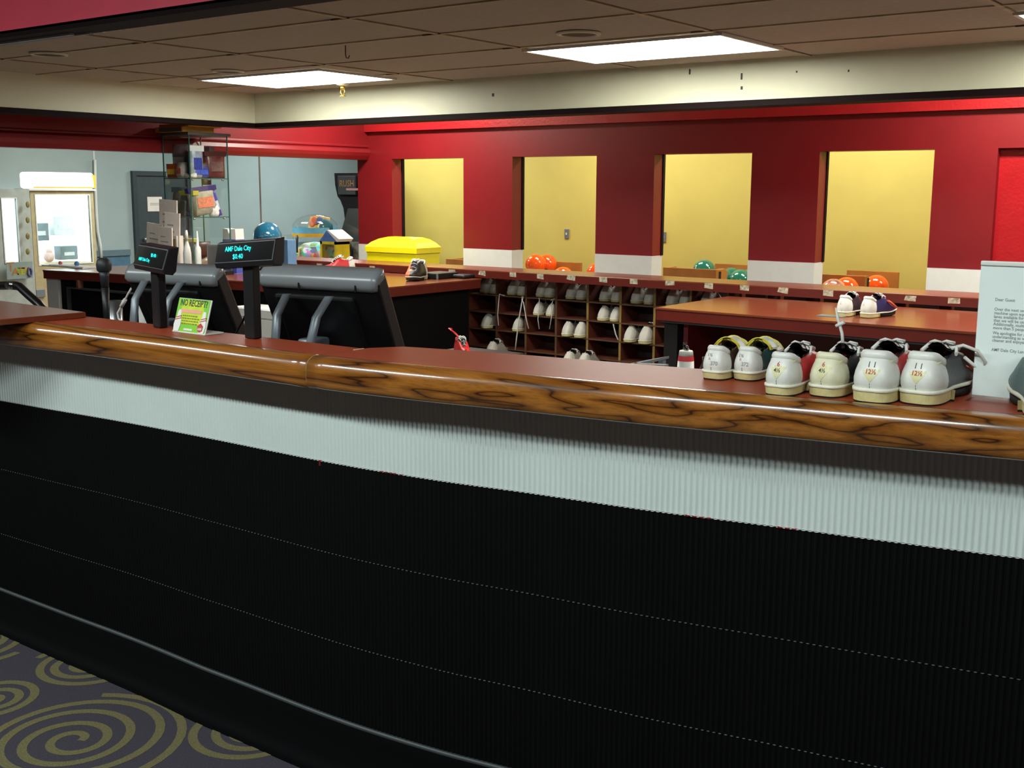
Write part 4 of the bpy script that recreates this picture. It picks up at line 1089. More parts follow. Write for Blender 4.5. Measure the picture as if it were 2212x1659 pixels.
def pole_display(lab, base, zc, w, h, d, rz, roll, lines):
    root = thing('customer_display', lab, 'customer display', (base[0], base[1], ZT), rz, 'customer pole displays')
    m = MB(); m.box(-.019, -.014, .0005, .019, .014, zc-ZT-h/2+.012, bev=.004); m.build('pole', 'black', root)
    T = Matrix.Translation((0, 0, zc-ZT)) @ Matrix.Rotation(roll, 4, 'Y') @ Matrix.Rotation(math.radians(-8), 4, 'X')
    m = MB(); m.prism([(-d*.6, -h/2), (-d*.6-.006, -h/2+.012), (-d*.6+.004, h/2-.004), (-d*.6+.012, h/2), (d*.45, h/2+.006), (d*.45, -h/2+.012), (d*.2, -h/2)], -w/2, w/2, 'x', bev=.003); m.xf(T); hd = m.build('head', 'display_grey', root)
    m = MB(); m.prism([(-d*.6-.0052, -h/2+.014), (-d*.6+.0030, h/2-.007), (-d*.6+.0028, h/2-.007), (-d*.6-.0060, -h/2+.014)], -w/2+.004, w/2-.004, 'x'); m.xf(T); win = m.build('window', 'window_black', hd)
    m = MB()
    for s_, size, x, z, sx in lines:
        text_on(m, s_, size, T @ Matrix.Translation((x, -d*.6-.0042+(z)*.11, z)) @ FACING, 0, sx=sx, bold=.002)
    for v in m.bm.verts: pass
    m.build('digits', 'cyan', hd)
    return root
M['display_grey'] = mat('charcoal_display_housing', (26, 26, 29), .4, var=.05)
M['window_black'] = mat('black_display_window', (4, 6, 8), .12)
pole_display('black pole display reading AMF Dale City and \\$0.40, right one'.replace('\\', ''), (-2.365, 2.022), 1.335, .215, .070, .036, math.radians(4), math.radians(-4.5),
             [('AMF Dale City', .0185, -.022, .0125, .86), ('$0.40', .0185, -.020, -.0085, .92)])
pole_display('black pole display with a dim cyan reading, left one above the green card', (-2.762, 2.020), 1.306, .165, .074, .036, math.radians(-7), math.radians(3), 
             [('AMF Dale City', .0135, -.026, -.006, .74), ('$0.40', .014, .020, .010, .9)])

# ---- green card holder
gp = at_z(372, 716, ZT); gq = at_z(442, 725, ZT)
gw = math.hypot(gq.x-gp.x, gq.y-gp.y)
t = thing('card_stand', 'lime green tilted NO RECEIPT? card in a clear stand on the counter', 'sign', (gp.x, gp.y, ZT), math.atan2(gq.y-gp.y, gq.x-gp.x))
GT = Matrix.Rotation(math.radians(-17), 4, 'X'); gh = .098
m = MB(); m.box(0, .0, 0, gw, .065, .004, bev=.001); m.build('base', 'white', t)
m = MB(); m.box(0, .0005, .002, gw, .004, gh, bev=.001); m.xf(GT); m.build('backing', 'white', t)
m = MB(); m.box(.002, -.0005, .004, gw-.004, .0005, gh-.001); m.xf(GT); card = m.build('card', 'green', t)
M['green_light'] = mat('yellow_green_print', (186, 208, 14), .5, var=.1, scale=30)
m = MB()
for a in (0, .5, 1.0, 1.5, 2.0, 2.5, 3.0):          # pale rays of the print
    pass
m.prism([(.025, .025), (gw-.03, .025), (gw-.022, .06), (gw-.03, gh-.006), (.03, gh-.006), (.018, .06)], -.0008, -.0004, 'y'); m.xf(GT); m.build('glow_print', 'green_light', card)
m = MB(); text_on(m, 'NO RECEIPT?', .0255, GT @ Matrix.Translation((gw/2, -.0014, gh*.86)) @ FACING, sx=.80); m.build('heading', 'ink_black', card)

M['olive'] = mat('olive_print', (120, 110, 30), .6)

m = MB(); m.box(.022, -.0016, gh*.58, gw-.032, -.0006, gh*.68); m.xf(GT); m.build('banner', 'pink', card)
m = MB()
for k in range(4):
    z = gh*(.50-.075*k); n_ = 0; x = .030+random.uniform(0, .004)
    while x < gw-.045:
        ww = random.uniform(.004, .011); m.box(x, -.0014, z-.0016, x+ww, -.0008, z+.0012); x += ww+.003
m.xf(GT); m.build('small_print', 'olive', card)
def pin2d(cx, z0, s, lean):
    pr = [(-.011, 0), (-.016, .02), (-.014, .034), (-.008, .046), (-.008, .056), (-.005, .064), (.005, .064), (.008, .056), (.008, .046), (.014, .034), (.016, .02), (.011, 0)]
    return [(cx+s*(x+lean*z), z0+s*z) for x, z in pr]
for cx, lean in ((.016, .05), (gw-.018, .02)):
    m = MB(); m.prism(pin2d(cx, .003, .95, lean), -.0018, -.0008, 'y'); m.xf(GT); pn = m.build('pin_picture', 'white', card)
    m = MB(); m.prism([(cx-.010, .040), (cx+.014, .046), (cx+.014, .0485), (cx-.010, .0425)], -.0022, -.0018, 'y'); m.prism([(cx-.012, .034), (cx+.014, .040), (cx+.014, .0425), (cx-.012, .0365)], -.0022, -.0018, 'y'); m.xf(GT); m.build('stripe', 'ink_red', pn)
m = MB(); m.prism([(gw-.036, .024), (gw-.024, .032), (gw-.012, .024), (gw-.013, .011), (gw-.024, .006), (gw-.035, .011)], -.0030, -.0022, 'y'); m.xf(GT); lg = m.build('emblem', 'ink_red', card)
m = MB(); text_on(m, 'AMF', .0105, GT @ Matrix.Translation((gw-.024, -.0034, .0145)) @ FACING); m.xf(Matrix.Identity(4)); m.build('emblem_letters', 'white', lg)
m = MB(); m.box(gw*.34, -.0014, .008, gw*.60, -.0008, .013); m.xf(GT); m.build('footer_print', 'tagpale', card) if 'tagpale' in M else m.build('footer_print', 'white', card)

# ---- paper sign in its acrylic holder at the right end
sp = at_z(2098, 857, ZT); sh_ = at_y(2117, 563, sp.y).z-ZT
t = thing('sign_holder', 'white letter to guests in an upright clear holder at the right end', 'sign', (sp.x, sp.y, ZT))
sw = .222
m = MB(); m.box(0, .006, 0, sw, .010, sh_); m.build('acrylic_back', 'acrylic', t)
m = MB(); m.box(0, .0035, .004, sw, .006, sh_-.006); pg = m.build('letter', 'paper', t)
m = MB(); m.box(-.0005, .0, sh_-.009, sw+.001, .011, sh_, bev=.002); m.build('top_fold', 'white', t)
m = MB(); m.box(0, .0, .0, sw, .003, sh_-.006); m.build('acrylic_front', 'acrylic', t)
m = MB(); m.box(0, -.055, .0, sw, .0, .004, bev=.001); m.build('foot', 'acrylic', t)
m = MB()
lines = [(.062+.0, .725, 'Dear Guest'), (0, .655, 'Over the next several weeks we will be'), (0, .628, 'machine upon equipment. There will be'), (0, .601, 'lanes available for bowling. We ask'), (0, .574, 'that we will be using multiple lanes'),
         (0, .547, 'Additionally, multiple lanes will hold'), (0, .52, 'more than 5 people.'), (0, .483, 'We apologize for any inconvenience'), (0, .456, 'understanding as we upgrade to a'), (0, .429, 'cleaner and enjoyable bowling'), (0, .360, 'AMF Dale City Lanes Management')]
for _, v, s_ in lines:
    text_on(m, s_, .0082, Matrix.Translation((.030, .0031, sh_*v)) @ FACING, align='LEFT', sx=.92)
m.build('typing', 'ink_grey', pg)
M['plum'] = mat('plum_print', (78, 58, 92), .6)
z0 = sh_*.795; m = MB(); m.prism([(.084, z0), (.086, z0+.034), (.126, z0+.034), (.128, z0), (.106, z0-.012)], .0029, .0034, 'y'); lg = m.build('emblem', 'plum', pg)
m = MB(); m.prism([(.086, z0+.002), (.106, z0+.016), (.126, z0+.002), (.106, z0-.008)], .0024, .0029, 'y'); m.build('emblem_chevron', 'silver', lg)

# ---- microphone on a clamp, steel cup, cable, black rail
p = at_y(228, 640, 2.5); pt = at_y(224, 557, 2.5)
t = thing('microphone', 'black hand microphone standing behind the counter left of the monitors', 'microphone', (p.x, 2.5, .79))
zt_ = pt.z-.79
m = MB(); m.lathe([(.014, zt_-.11), (.016, zt_-.07), (.019, zt_-.052)], n=18); m.lathe([(.019, zt_-.052), (.026, zt_-.046), (.028, zt_-.026), (.024, zt_-.008), (.012, zt_)], n=18)
M['mic_grey'] = mat('dark_grey_mesh', (40, 44, 46), .5, var=.3, scale=400)
m = MB(); m.lathe([(.014, zt_-.11), (.016, zt_-.07), (.019, zt_-.052)], n=18); m.lathe([(.019, zt_-.052), (.026, zt_-.046), (.028, zt_-.026), (.024, zt_-.008), (.012, zt_)], n=18); m.build('capsule', 'mic_grey', t)
m = MB(); m.lathe([(.011, .02), (.012, zt_-.20), (.015, zt_-.11)], n=16); m.build('handle', 'black', t)
m = MB(); m.lathe([(.06, 0), (.06, .012), (.02, .02)], n=24); m.build('stand_foot', 'black', t)
p2 = at_y(238, 650, 2.56); m = MB(); c = p2.z
m.lathe([(.024, .79), (.027, c), (.025, c), (.022, .80)], n=20); m.xf(Matrix.Translation((p2.x, 2.58, 0)));
tag(m.build('steel_cup', ['steel']), 'steel cup behind the counter below the microphone', 'cup')
m = MB(); pp = [at_y(x, y, 2.45) for x, y in ((284, 622), (276, 636), (270, 648), (262, 662), (254, 676), (256, 688), (268, 700), (276, 706))]
m.tube(pp, .0035, 7); m.tube([pp[2]+(pp[2]-pp[3])*.1, pp[3]], .007, 8); pp2 = [pp[-1], Vector((pp[-1].x+.02, 2.46, .80))]; m.tube(pp2, .0035, 6)
tag(m.build('cable', ['lace']), 'pale cable with a white plug hanging left of the left monitor', 'cable')
m = MB(); pp = [at_y(x, y, 2.30) for x, y in ((539, 664), (532, 678), (525, 692), (517, 706), (510, 720), (507, 732))]; pp.append(Vector((pp[-1].x, 2.32, .80)))
m.tube(pp, .004, 7); tag(m.build('power_cord', ['black']), 'thin black cord running down between the pole display and the left monitor', 'cord')
M['rail_black'] = mat('black_padded_tube', (14, 13, 14), .35)
pp = [at_y(x, y, 2.9) for x, y in ((-120, 610), (-40, 616), (5, 617), (30, 616), (42, 619), (60, 636), (82, 655), (96, 668))]
pp.append(Vector((pp[-1].x+.03, 2.9, .5))); pp.append(Vector((pp[-1].x, 2.9, 0.02)))
t = thing('chair_arm_rail', 'bent black tube rail at the far left behind the counter flap', 'rail', (0, 0, 0))
m = MB(); m.tube(pp, .020, 12); m.tube([pp[0], Vector((pp[0].x-.1, 2.9, .5)), Vector((pp[0].x-.1, 2.9, 0.0))], .02, 10); m.build('tube', 'rail_black', t)
a = at_y(30, 612, 2.9); m = MB(); m.lathe([(.0215, -.03), (.0215, .03)], n=14, cap=True); m.xf(Matrix.Translation(at_y(27, 616.5, 2.9)) @ Matrix.Rotation(PI/2, 4, 'Y')); m.build('chrome_ring', 'chrome', t)

# ================================================================== GLASS DISPLAY TOWER AND WHAT IS ON THE INNER COUNTER
ty = 5.66; cR = at_y(413, 430, ty).x; x0 = -7.612; x1 = cR
zT = at_y(413, 291, ty).z
t = thing('display_tower', 'tall square glass display case full of small packets on the inner counter', 'display case', (0, 0, 0))
D = .37; DX = x1-x0
for a in ((x0, ty, x1, ty+.005, 'glass_pane'), (x0, ty+D-.005, x1, ty+D, 'glass_pane'), (x0, ty+.005, x0+.005, ty+D-.005, 'glass_pane'), (x1-.005, ty+.005, x1, ty+D-.005, 'glass_pane')):
    m = MB(); m.box(a[0], a[1], ZB+.03, a[2], a[3], zT); m.build(a[4], 'glass', t)
for (x, y) in ((x0, ty), (x1-.007, ty-.001), (x1-.007, ty+D-.006), (x0, ty+D-.006)):
    m = MB(); m.box(x, y, ZB+.03, x+.0075, y+.0075, zT); m.build('glass_corner', 'glass_edge', t)
m = MB(); m.box(x0-.005, ty-.02, zT, x1+.02, ty+D+.02, zT+.022, bev=.003); m.build('lid', mat('dark_grey_lid', (66, 70, 70), .4), t)
m = MB(); m.box(x0-.01, ty-.01, ZB+.0005, x1+.01, ty+D+.01, ZB+.03); m.build('plinth', 'black', t)
shz = [at_y(413, 385, ty).z, at_y(413, 470, ty).z]
for z in shz:
    m = MB(); m.box(x0+.006, ty+.006, z-.004, x1-.006, ty+D-.006, z+.002); m.build('glass_shelf', 'glass', t)
    m = MB(); m.box(x0+.006, ty+.004, z-.004, x1-.006, ty+.0065, z+.002); m.box(x1-.0065, ty+.006, z-.004, x1-.0048, ty+D-.006, z+.002); m.build('shelf_edge', 'glass_edge', t)
    for yy in (ty+.03, ty+D-.05):
        m = MB(); m.lathe([(.008, -.012), (.010, -.004), (.010, .0)], n=12); m.xf(Matrix.Translation((x1-.012, yy, z-.005))); m.build('shelf_clip', 'chrome', t)
# cartons on top of the case
zb = zT+.0225
m = MB(); p = at_y(330, 275, ty+.02); q = at_y(408, 275, ty+.02)
t1 = thing('flat_carton', 'flat grey fronted tan carton lying on top of the glass display tower', 'box', (x0-.01, ty-.05, zb), .0)
m = MB(); m.box(0, 0, 0, .33, .30, .040, bev=.002); m.build('body', mat('tan_carton', (168, 130, 50), .6), t1)
m = MB(); m.box(.05, -.002, .003, .32, .0, .034); m.build('label_panel', mat('grey_panel', (76, 80, 78), .5), t1)
t1 = thing('flat_carton', 'mustard yellow carton lid stacked on the tan carton above the display tower', 'box', (x0-.0, ty-.02, zb+.0405), .02)
m = MB(); m.box(0, 0, 0, .35, .32, .022, bev=.002); m.build('body', mat('mustard_carton', (204, 160, 44), .6), t1)
# packets inside the case
def packet(lab, cx, cy, z, w, h, d, c, top=None, rz=0.0, tilt=0.0, name='packet', lean=0.0, c2=None, cat='packet'):
    root = thing(name, lab, cat, (cx, cy, z), rz, 'goods in the glass tower')
    T = Matrix.Rotation(lean, 4, 'Y') @ Matrix.Rotation(tilt, 4, 'X')
    w, h, d = w*1.3, h*(1.2 if h < .2 else 1.0), d*1.5
    m = MB(); rows = []
    for v, th in ((0, .25), (.06, .7), (.3, 1), (.7, .9), (.92, .5), (1, .15)):
        ww = w*(.96 if v in (0, 1) else 1+random.uniform(-.03, .03))
        rows.append([(-ww/2, 0, h*v), (-ww*.3, -d*th/2, h*v), (ww*.3, -d*th/2, h*v), (ww/2, 0, h*v), (ww*.3, d*th/2, h*v), (-ww*.3, d*th/2, h*v)])
    V = m.grid(rows, 0, True, closed=True); m.bm.faces.new(V[0]); m.bm.faces.new(V[-1][::-1])
    zmin = min((T @ v.co).z for v in m.bm.verts)
    T = Matrix.Translation((0, 0, -zmin+.001)) @ T
    m.xf(T); m.build('bag', mat('bag_'+name, c, .35, var=.25, scale=30), root)
    if top:
        m = MB(); m.box(-w*.5, -d*.35, h*.82, w*.5, d*.35, h*1.0, bev=.002); m.xf(T); m.build('header_card', mat('header', top, .45), root)
    if c2:
        m = MB(); m.box(-w*.28, -d*.56, h*.25, w*.28, -d*.5, h*.62, bev=.001); m.xf(T); m.build('print_panel', mat('print', c2, .5, var=.3, scale=60), root)
    return root
s1, s2 = shz[0]+.0025, shz[1]+.0025; s0 = ZB+.031
gx = lambda u: x0+.012+(DX-.02)*u
gy = lambda v: ty+.012+(D-.03)*v
packet('dark grey bag hanging high at the left of the top shelf', gx(.35), gy(.25), s1+.0, .17, .26, .05, (112, 112, 116), None, .1, c2=(150, 146, 146))
packet('red and yellow pouch at the left front of the top shelf', gx(.20), gy(.10), s1, .11, .09, .04, (176, 74, 28), None, .3, c2=(206, 160, 40))
packet('white tub shaped packet with pink print, front of the top shelf', gx(.55), gy(.10), s1, .10, .10, .05, (214, 210, 204), None, -.1, c2=(206, 110, 104))
packet('white and blue upright packet at the corner of the top shelf', gx(.94), gy(.20), s1+.0, .10, .245, .035, (150, 160, 176), (226, 226, 230), 1.5, c2=(40, 60, 150))
packet('royal blue crumpled packet low on the top shelf by the corner', gx(.90), gy(.30), s1, .15, .085, .05, (28, 60, 150), None, 1.45, c2=(60, 90, 190))
packet('maroon and black glove packet standing at the right of the top shelf', gx(.92), gy(.72), s1, .16, .205, .045, (100, 50, 50), (70, 32, 34), 1.55, c2=(96, 70, 66))
packet('small black pouch hanging over the shelf edge below the glove packet', gx(.90), gy(.50), s1-.052, .07, .045, .03, (28, 26, 30), None, 1.5)
packet('white roll lying at the front edge of the top shelf', gx(.86), gy(.08), s1, .10, .03, .03, (224, 224, 216), None, .2)
packet('brown print box at the left of the middle shelf', gx(.30), gy(.15), s2, .095, .19, .05, (112, 98, 82), (86, 96, 100), .05, c2=(90, 84, 66))
packet('dark olive bag with a yellow strip, middle shelf beside the corner', gx(.68), gy(.14), s2, .15, .20, .05, (92, 92, 84), (186, 170, 64), -.05, c2=(70, 74, 66))
packet('large clear bag with a purple header leaning on the middle shelf', gx(.92), gy(.42), s2, .20, .22, .045, (168, 160, 146), (60, 42, 110), 1.5, tilt=-.08, lean=-.12, c2=(206, 120, 90))
packet('white tissue packet at the right of the middle shelf', gx(.93), gy(.66), s2, .07, .08, .04, (224, 222, 216), None, 1.55)
packet('purple and white ruler shaped strip leaning at the right of the middle shelf', gx(.955), gy(.82), s2, .035, .20, .012, (86, 72, 160), None, 1.57, lean=-.33, c2=(210, 208, 222))
packet('crinkled clear wrapper with dark print at the back of the top shelf', gx(.55), gy(.6), s1, .2, .24, .05, (140, 138, 140), (70, 66, 72), .1, c2=(84, 80, 86))
packet('silver wrapped tube standing at the back left of the middle shelf', gx(.12), gy(.5), s2, .05, .22, .05, (176, 184, 186), None, .2)
packet('navy box at the back of the middle shelf corner', gx(.80), gy(.16), s2, .08, .055, .05, (36, 42, 96), None, .9)
packet('maroon box under the middle shelf near the corner', gx(.90), gy(.25), s0+.10, .15, .115, .05, (60, 22, 26), None, 1.5)
packet('yellow capped clear packet on the lowest level at the left', gx(.62), gy(.15), s0+.10, .13, .135, .05, (150, 158, 150), (196, 176, 40), .0, c2=(110, 116, 146))
packet('white and brown folded packet on the lowest level at the right', gx(.90), gy(.62), s0, .10, .16, .04, (190, 176, 166), None, 1.4, c2=(150, 96, 92))
packet('tan carton block under the packets on the lowest level', gx(.62), gy(.35), s0, .20, .10, .16, (120, 96, 70), None, 0)
packet('blue and grey pouch on the lowest level at the far right', gx(.90), gy(.42), s0, .12, .13, .05, (70, 76, 120), None, 1.5)
# leaflet rack, bottles and trifles in front of the case
def leaf(lab, px0, py0, px1, py1, Y, rz=0.0, lean=0.0):
    p = at_y(px0, py1, Y); q = at_y(px1, py0, Y)
    root = thing('leaflet_stack', lab, 'leaflets', (p.x, Y, ZB), rz, 'leaflets beside the display tower')
    w = q.x-p.x; h = q.z-ZB
    T = Matrix.Rotation(lean, 4, 'Y')
    m = MB(); m.box(0, 0, .0, w, .010, h, bev=.001); m.xf(T); m.build('paper', 'offwhite', root)
    m = MB(); m.box(-.003, -.008, 0, w+.003, -.004, h*.45); m.box(-.003, .012, 0, w+.003, .015, h*.55); m.box(-.003, -.008, 0, w+.003, .015, .004); m.xf(T); m.build('pocket', 'acrylic', root)
    m = MB()
    for k in range(3):
        m.box(w*.2, -.001, h*(.60+.1*k), w*(.5+.3*random.random()), -.0002, h*(.62+.1*k))
    m.xf(T); m.build('print', 'ink_grey', root)
    return root
leaf('low stack of pale leaflets at the far left of the leaflet rack', 312, 480, 340, 530, 5.58, .05, .10)
leaf('tall pale leaflets in the middle of the rack before the display tower', 343, 430, 376, 530, 5.62, .0, .05)
leaf('narrow pale leaflets in front of the tall ones', 340, 490, 368, 530, 5.55, .0, .04)
leaf('leaflet stack with a light edge to the right of the rack', 352, 458, 377, 530, 5.57, .1, .07)
def bottle(lab, px, pyt, Y, prof, mats, name='bottle'):
    p = at_y(px, 540, Y); h = at_y(px, pyt, Y).z-ZB
    root = thing(name, lab, 'bottle', (p.x, Y, ZB), 0, 'bottles on the inner counter')
    m = MB(); m.lathe([(r, z*h) for r, z in prof if z <= .8], n=20); m.build('body', mats[0], root)
    m = MB(); m.lathe([(r, z*h) for r, z in prof if z >= .8], n=16); m.build('cap', mats[1], root)
    return root
bo = bottle('white squeeze bottle with a blue back before the display tower corner', 427, 499, 5.55, [(.022, 0), (.025, .02), (.025, .60), (.021, .66), (.010, .70), (.010, .8), (.009, .80), (.008, .88), (.004, 1)], ('white', 'white'))
m = MB(); m.lathe([(.0256, bo.location.z*0+.04), (.0256, .10)], n=20, cap=False)
for v in m.bm.verts: pass
m.build('label_band', mat('pale_blue_label', (150, 168, 200), .5), bo)
bo2 = bottle('white topped red bottle between tower and leaflets', 404, 497, 5.56, [(.028, 0), (.030, .02), (.030, .52), (.024, .64), (.012, .74), (.012, .8), (.013, .80), (.012, .94), (.007, 1)], ('white', 'white'))
m = MB(); m.lathe([(.0306, .008), (.0306, .085)], n=20, cap=False); m.build('label_band', mat('red_label', (160, 48, 38), .5), bo2)
p = at_y(380, 540, 5.60); q = at_y(380, 509, 5.60)
t1 = thing('card_box', 'white rimmed tan box standing before the display tower', 'box', (p.x-.03, 5.58, ZB))
m = MB(); m.box(0, 0, 0, .075, .06, q.z-ZB, bev=.002); m.build('body', 'offwhite', t1)
m = MB(); m.box(.004, -.001, (q.z-ZB)*.45, .058, 0, (q.z-ZB)*.92); m.build('picture', mat('tan_print', (170, 136, 92), .6, var=.2), t1)
m = MB(); m.box(.064, -.002, 0, .074, .0, q.z-ZB); m.build('light_edge', 'white', t1)
p = at_y(456, 545, 5.62); t1 = thing('photo_frame', 'small grey picture frame standing at the tower corner', 'frame', (p.x-.05, 5.62, ZB), .1)
h = at_y(456, 528, 5.62).z-ZB
m = MB(); m.box(0, 0, 0, .13, .012, h, bev=.002); m.build('frame', 'silver', t1)
m = MB(); m.box(.012, -.001, .03, .118, 0, h-.012); m.build('picture', mat('grey_picture', (96, 94, 92), .6), t1)
m = MB(); m.box(.0, -.06, 0, .14, -.02, .022, bev=.003); m.build('paper_pad', 'white', t1)
# colourful trinkets heaped in a shallow dish
p = at_y(425, 570, 5.42)
t1 = thing('trinket_dish', 'dark shallow dish heaped with small trinkets before the bottles', 'dish', (p.x+.02, 5.44, ZB))
m = MB(); m.lathe([(.10, 0), (.13, .012), (.135, .02), (.125, .018), (.09, .006)], n=28, cap=False); m.lathe([(.001, .004), (.10, .004)], n=28, cap=False); m.build('bowl', 'black', t1)
cols_ = [(180, 40, 40), (222, 214, 200), (40, 36, 40), (206, 150, 130), (190, 44, 44), (230, 226, 216), (60, 60, 66), (196, 168, 90), (170, 40, 44), (214, 210, 206)]
for k in range(10):
    a = k*2.4; r_ = .02+.085*((k*37) % 10)/10
    c = cols_[k]
    if k == 0: pass
    tt = thing('wrapped_trinket', 'small %s wrapped trinket in the dark dish, %s' % (('red', 'white', 'black', 'pink', 'crimson', 'cream', 'charcoal', 'gold', 'dark red', 'pearl')[k], ('left side', 'near the rim', 'at the back', 'front edge', 'centre of the heap', 'right side', 'between two red ones', 'by the bottle', 'lowest left', 'top of the heap')[k]), 'trinket', (t1.location.x+r_*math.cos(a), t1.location.y+r_*math.sin(a)*.7, ZB+.018+.004*(k % 3)), a, 'trinkets in the dark dish')
    m = MB(); m.sphere((0, 0, .012), .017, seg=10, sc=(1.3, .8, .8)); m.build('body', mat('trinket', c, .4), tt)
    m = MB(); m.prism([(.018, .004), (.034, -.002), (.034, .026), (.018, .020)], -.003, .003, 'y'); m.prism([(-.018, .004), (-.034, -.002), (-.034, .026), (-.018, .020)], -.003, .003, 'y'); m.build('twist', mat('trinket_twist', c, .4), tt)
# brown paper bag corner and purple paper
p = at_z(468, 583, ZB); m = MB(); m.prism([(-.03, 0), (.04, 0), (.012, .11), (.0, .10)], -.012, .012, 'y'); m.xf(Matrix.Translation((p.x, p.y, ZB))); tag(m.build('paper_bag', ['offwhite']), 'small crumpled beige paper bag by the shoulder of the left monitor', 'bag')
p = at_z(507, 590, ZB); m = MB(); m.box(p.x-.09, p.y-.07, ZB, p.x+.09, p.y+.12, ZB+.003); o = m.build('purple_sheet', [mat('purple_sheet', (122, 84, 150), .5)]); tag(o, 'purple sheet with a blue edge lying on the red inner counter', 'sheet')
m = MB(); m.box(p.x-.09, p.y+.12, ZB, p.x+.09, p.y+.16, ZB+.004); m.build('blue_edge', mat('blue_edge', (60, 62, 170), .5), o)
# white pouch with a notched flap behind the right display
p = at_y(502, 540, 6.15); h = at_y(502, 494, 6.15).z-ZB; w = at_y(516, 500, 6.15).x-at_y(488, 500, 6.15).x
t1 = thing('tissue_box', 'white tissue box with a notched top and blue band on the inner counter', 'box', (p.x-w/2, 6.12, ZB))
zc_ = at_y(502, 517, 6.15).z-ZB

M['blue_card'] = mat('blue_card', (64, 84, 160), .5)
m = MB(); m.box(0, 0, 0, w, .09, zc_); m.build('body', 'blue_card', t1)
m = MB(); m.prism([(0, zc_+.0005), (w, zc_+.0005), (w-.004, h), (w*.62, h-.004), (w*.5, h-.045), (w*.38, h-.004), (.004, h)], .002, .088, 'y'); m.build('flap', 'white', t1)
m = MB(); m.prism([(w*.36, h-.004), (w*.64, h-.004), (w*.5, h-.046)], .03, .06, 'y'); m.build('tissue', 'paper', t1)
# blue ball on a cup stand and blue box
p = at_y(578, 511, 6.6)
m = MB(); m.lathe([(.08, ZB), (.075, ZB+.02), (.035, ZB+.05), (.035, p.z-.16), (.07, p.z-.095), (.06, p.z-.09), (.02, p.z-.112)], n=28); m.xf(Matrix.Translation((p.x, 6.6, 0))); tag(m.build('ball_stand', ['black']), 'black cup stand holding up the teal blue ball', 'stand')
ball(578, 511, 6.6, 'ball_blue', 'teal blue bowling ball on a stand behind the right pole display', (.25, 0, .15), r=.122)
p = at_y(600, 517, 6.75); q = at_y(622, 560, 6.75)
t1 = thing('ball_carton', 'plain blue carton on the inner counter beside the teal ball', 'box', (p.x-.02, 6.75, ZB))
m = MB(); m.box(0, 0, 0, q.x-p.x+.02, .10, p.z-ZB-.002, bev=.003); m.build('body', mat('blue_carton', (84, 122, 160), .55), t1)
m = MB(); m.box(.03, .02, p.z-ZB-.002, q.x-p.x, .09, p.z-ZB+.040); m.build('clear_lid', 'acrylic', t1)
# small price ticket left of the left monitor
p = at_y(300, 550, 2.55); m = MB(); m.box(p.x-.02, 2.55, .79, p.x+.03, 2.58, 1.235); m.xf(Matrix.Identity(4))
tag(m.build('white_card', ['white']), 'thin white card standing on edge behind the left pole display', 'card')

# ================================================================== ARCADE
def prize_machine(lab, pxl, pxr, pyt, win, X, mats, sign=None, depth=.8, group='lit prize machines in the arcade'):
    a = at_x(pxl, 500, X); b = at_x(pxr, 500, X); zt = at_x((pxl+pxr)/2, pyt, X).z
    w = b.y-a.y
    t = thing('prize_machine', lab, 'arcade machine', (X, a.y, 0), 0, group)
    w0 = at_x(win[0], win[1], X); w1 = at_x(win[2], win[3], X)
    wy0, wy1, wz0, wz1 = w0.y-a.y, w1.y-a.y, w1.z, w0.z
    m = MB()
    m.box(-depth, 0, 0, 0, w, wz0); m.box(-depth, 0, wz1, 0, w, zt); m.box(-depth, 0, wz0, 0, wy0, wz1); m.box(-depth, wy1, wz0, 0, w, wz1)
    m.build('cabinet', mats, t)
    m = MB(); m.box(-depth*.7, wy0+.002, wz0+.002, -depth*.7+.01, wy1-.002, wz1-.002); m.box(-depth*.7, wy1-.004, wz0+.002, -.03, wy1-.001, wz1-.002); m.box(-depth*.7, wy0+.001, wz0+.002, -.03, wy0+.004, wz1-.002); m.box(-depth*.7, wy0+.002, wz1-.004, -.03, wy1-.002, wz1-.001); m.build('lit_liner', 'lit_white', t)
    m = MB(); m.box(-.012, wy0, wz0, -.006, wy1, wz1); m.build('window_glass', 'glass', t)
    M_ = MB(); f = .012
    M_.box(-.02, wy0-f, wz0-f, .006, wy1+f, wz0); M_.box(-.02, wy0-f, wz1, .006, wy1+f, wz1+f); M_.box(-.02, wy0-f, wz0, .006, wy0, wz1); M_.box(-.02, wy1, wz0, .006, wy1+f, wz1)
    M_.build('window_trim', 'white', t)
    if sign:
        s0 = at_x(sign[0], sign[1], X); s1 = at_x(sign[2], sign[3], X)
        m = MB(); m.box(-.22, s0.y-a.y, s1.z, .02, s1.y-a.y, s0.z, bev=.03); m.build('header_sign', 'lit_sign', t)
        m = MB(); m.box(-.24, s0.y-a.y-.05, s1.z-.022, .03, s1.y-a.y+.0, s1.z-.002); m.build('header_ledge', 'white', t)
        m = MB(); yy = s1.y-a.y; m.prism([(yy-.01, s1.z+.01), (yy+.012, s1.z+.012), (yy+.012, s0.z-.03), (yy-.03, s0.z-.02), (yy-.008, s1.z+.08)], -.1, .0225, 'x'); m.box(.015, s0.y-a.y+.03, s1.z+.006, .0235, s1.y-a.y-.03, s1.z+.02); m.build('sign_border', mat('amber_sign_edge', (236, 180, 40), .4), t)
    return t, (wy0, wy1, wz0, wz1), w, zt
XM = -12.0
M['cab_tan'] = mat('tan_cabinet', (176, 158, 120), .5)
M['cab_grey'] = mat('pale_grey_cabinet', (172, 176, 168), .5)
pm, (wy0, wy1, wz0, wz1), w, zt = prize_machine('tall tan prize machine with a glowing window and header sign', 70, 206, 410, (76, 422, 200, 566), XM, 'cab_tan', (63, 371, 203, 408))
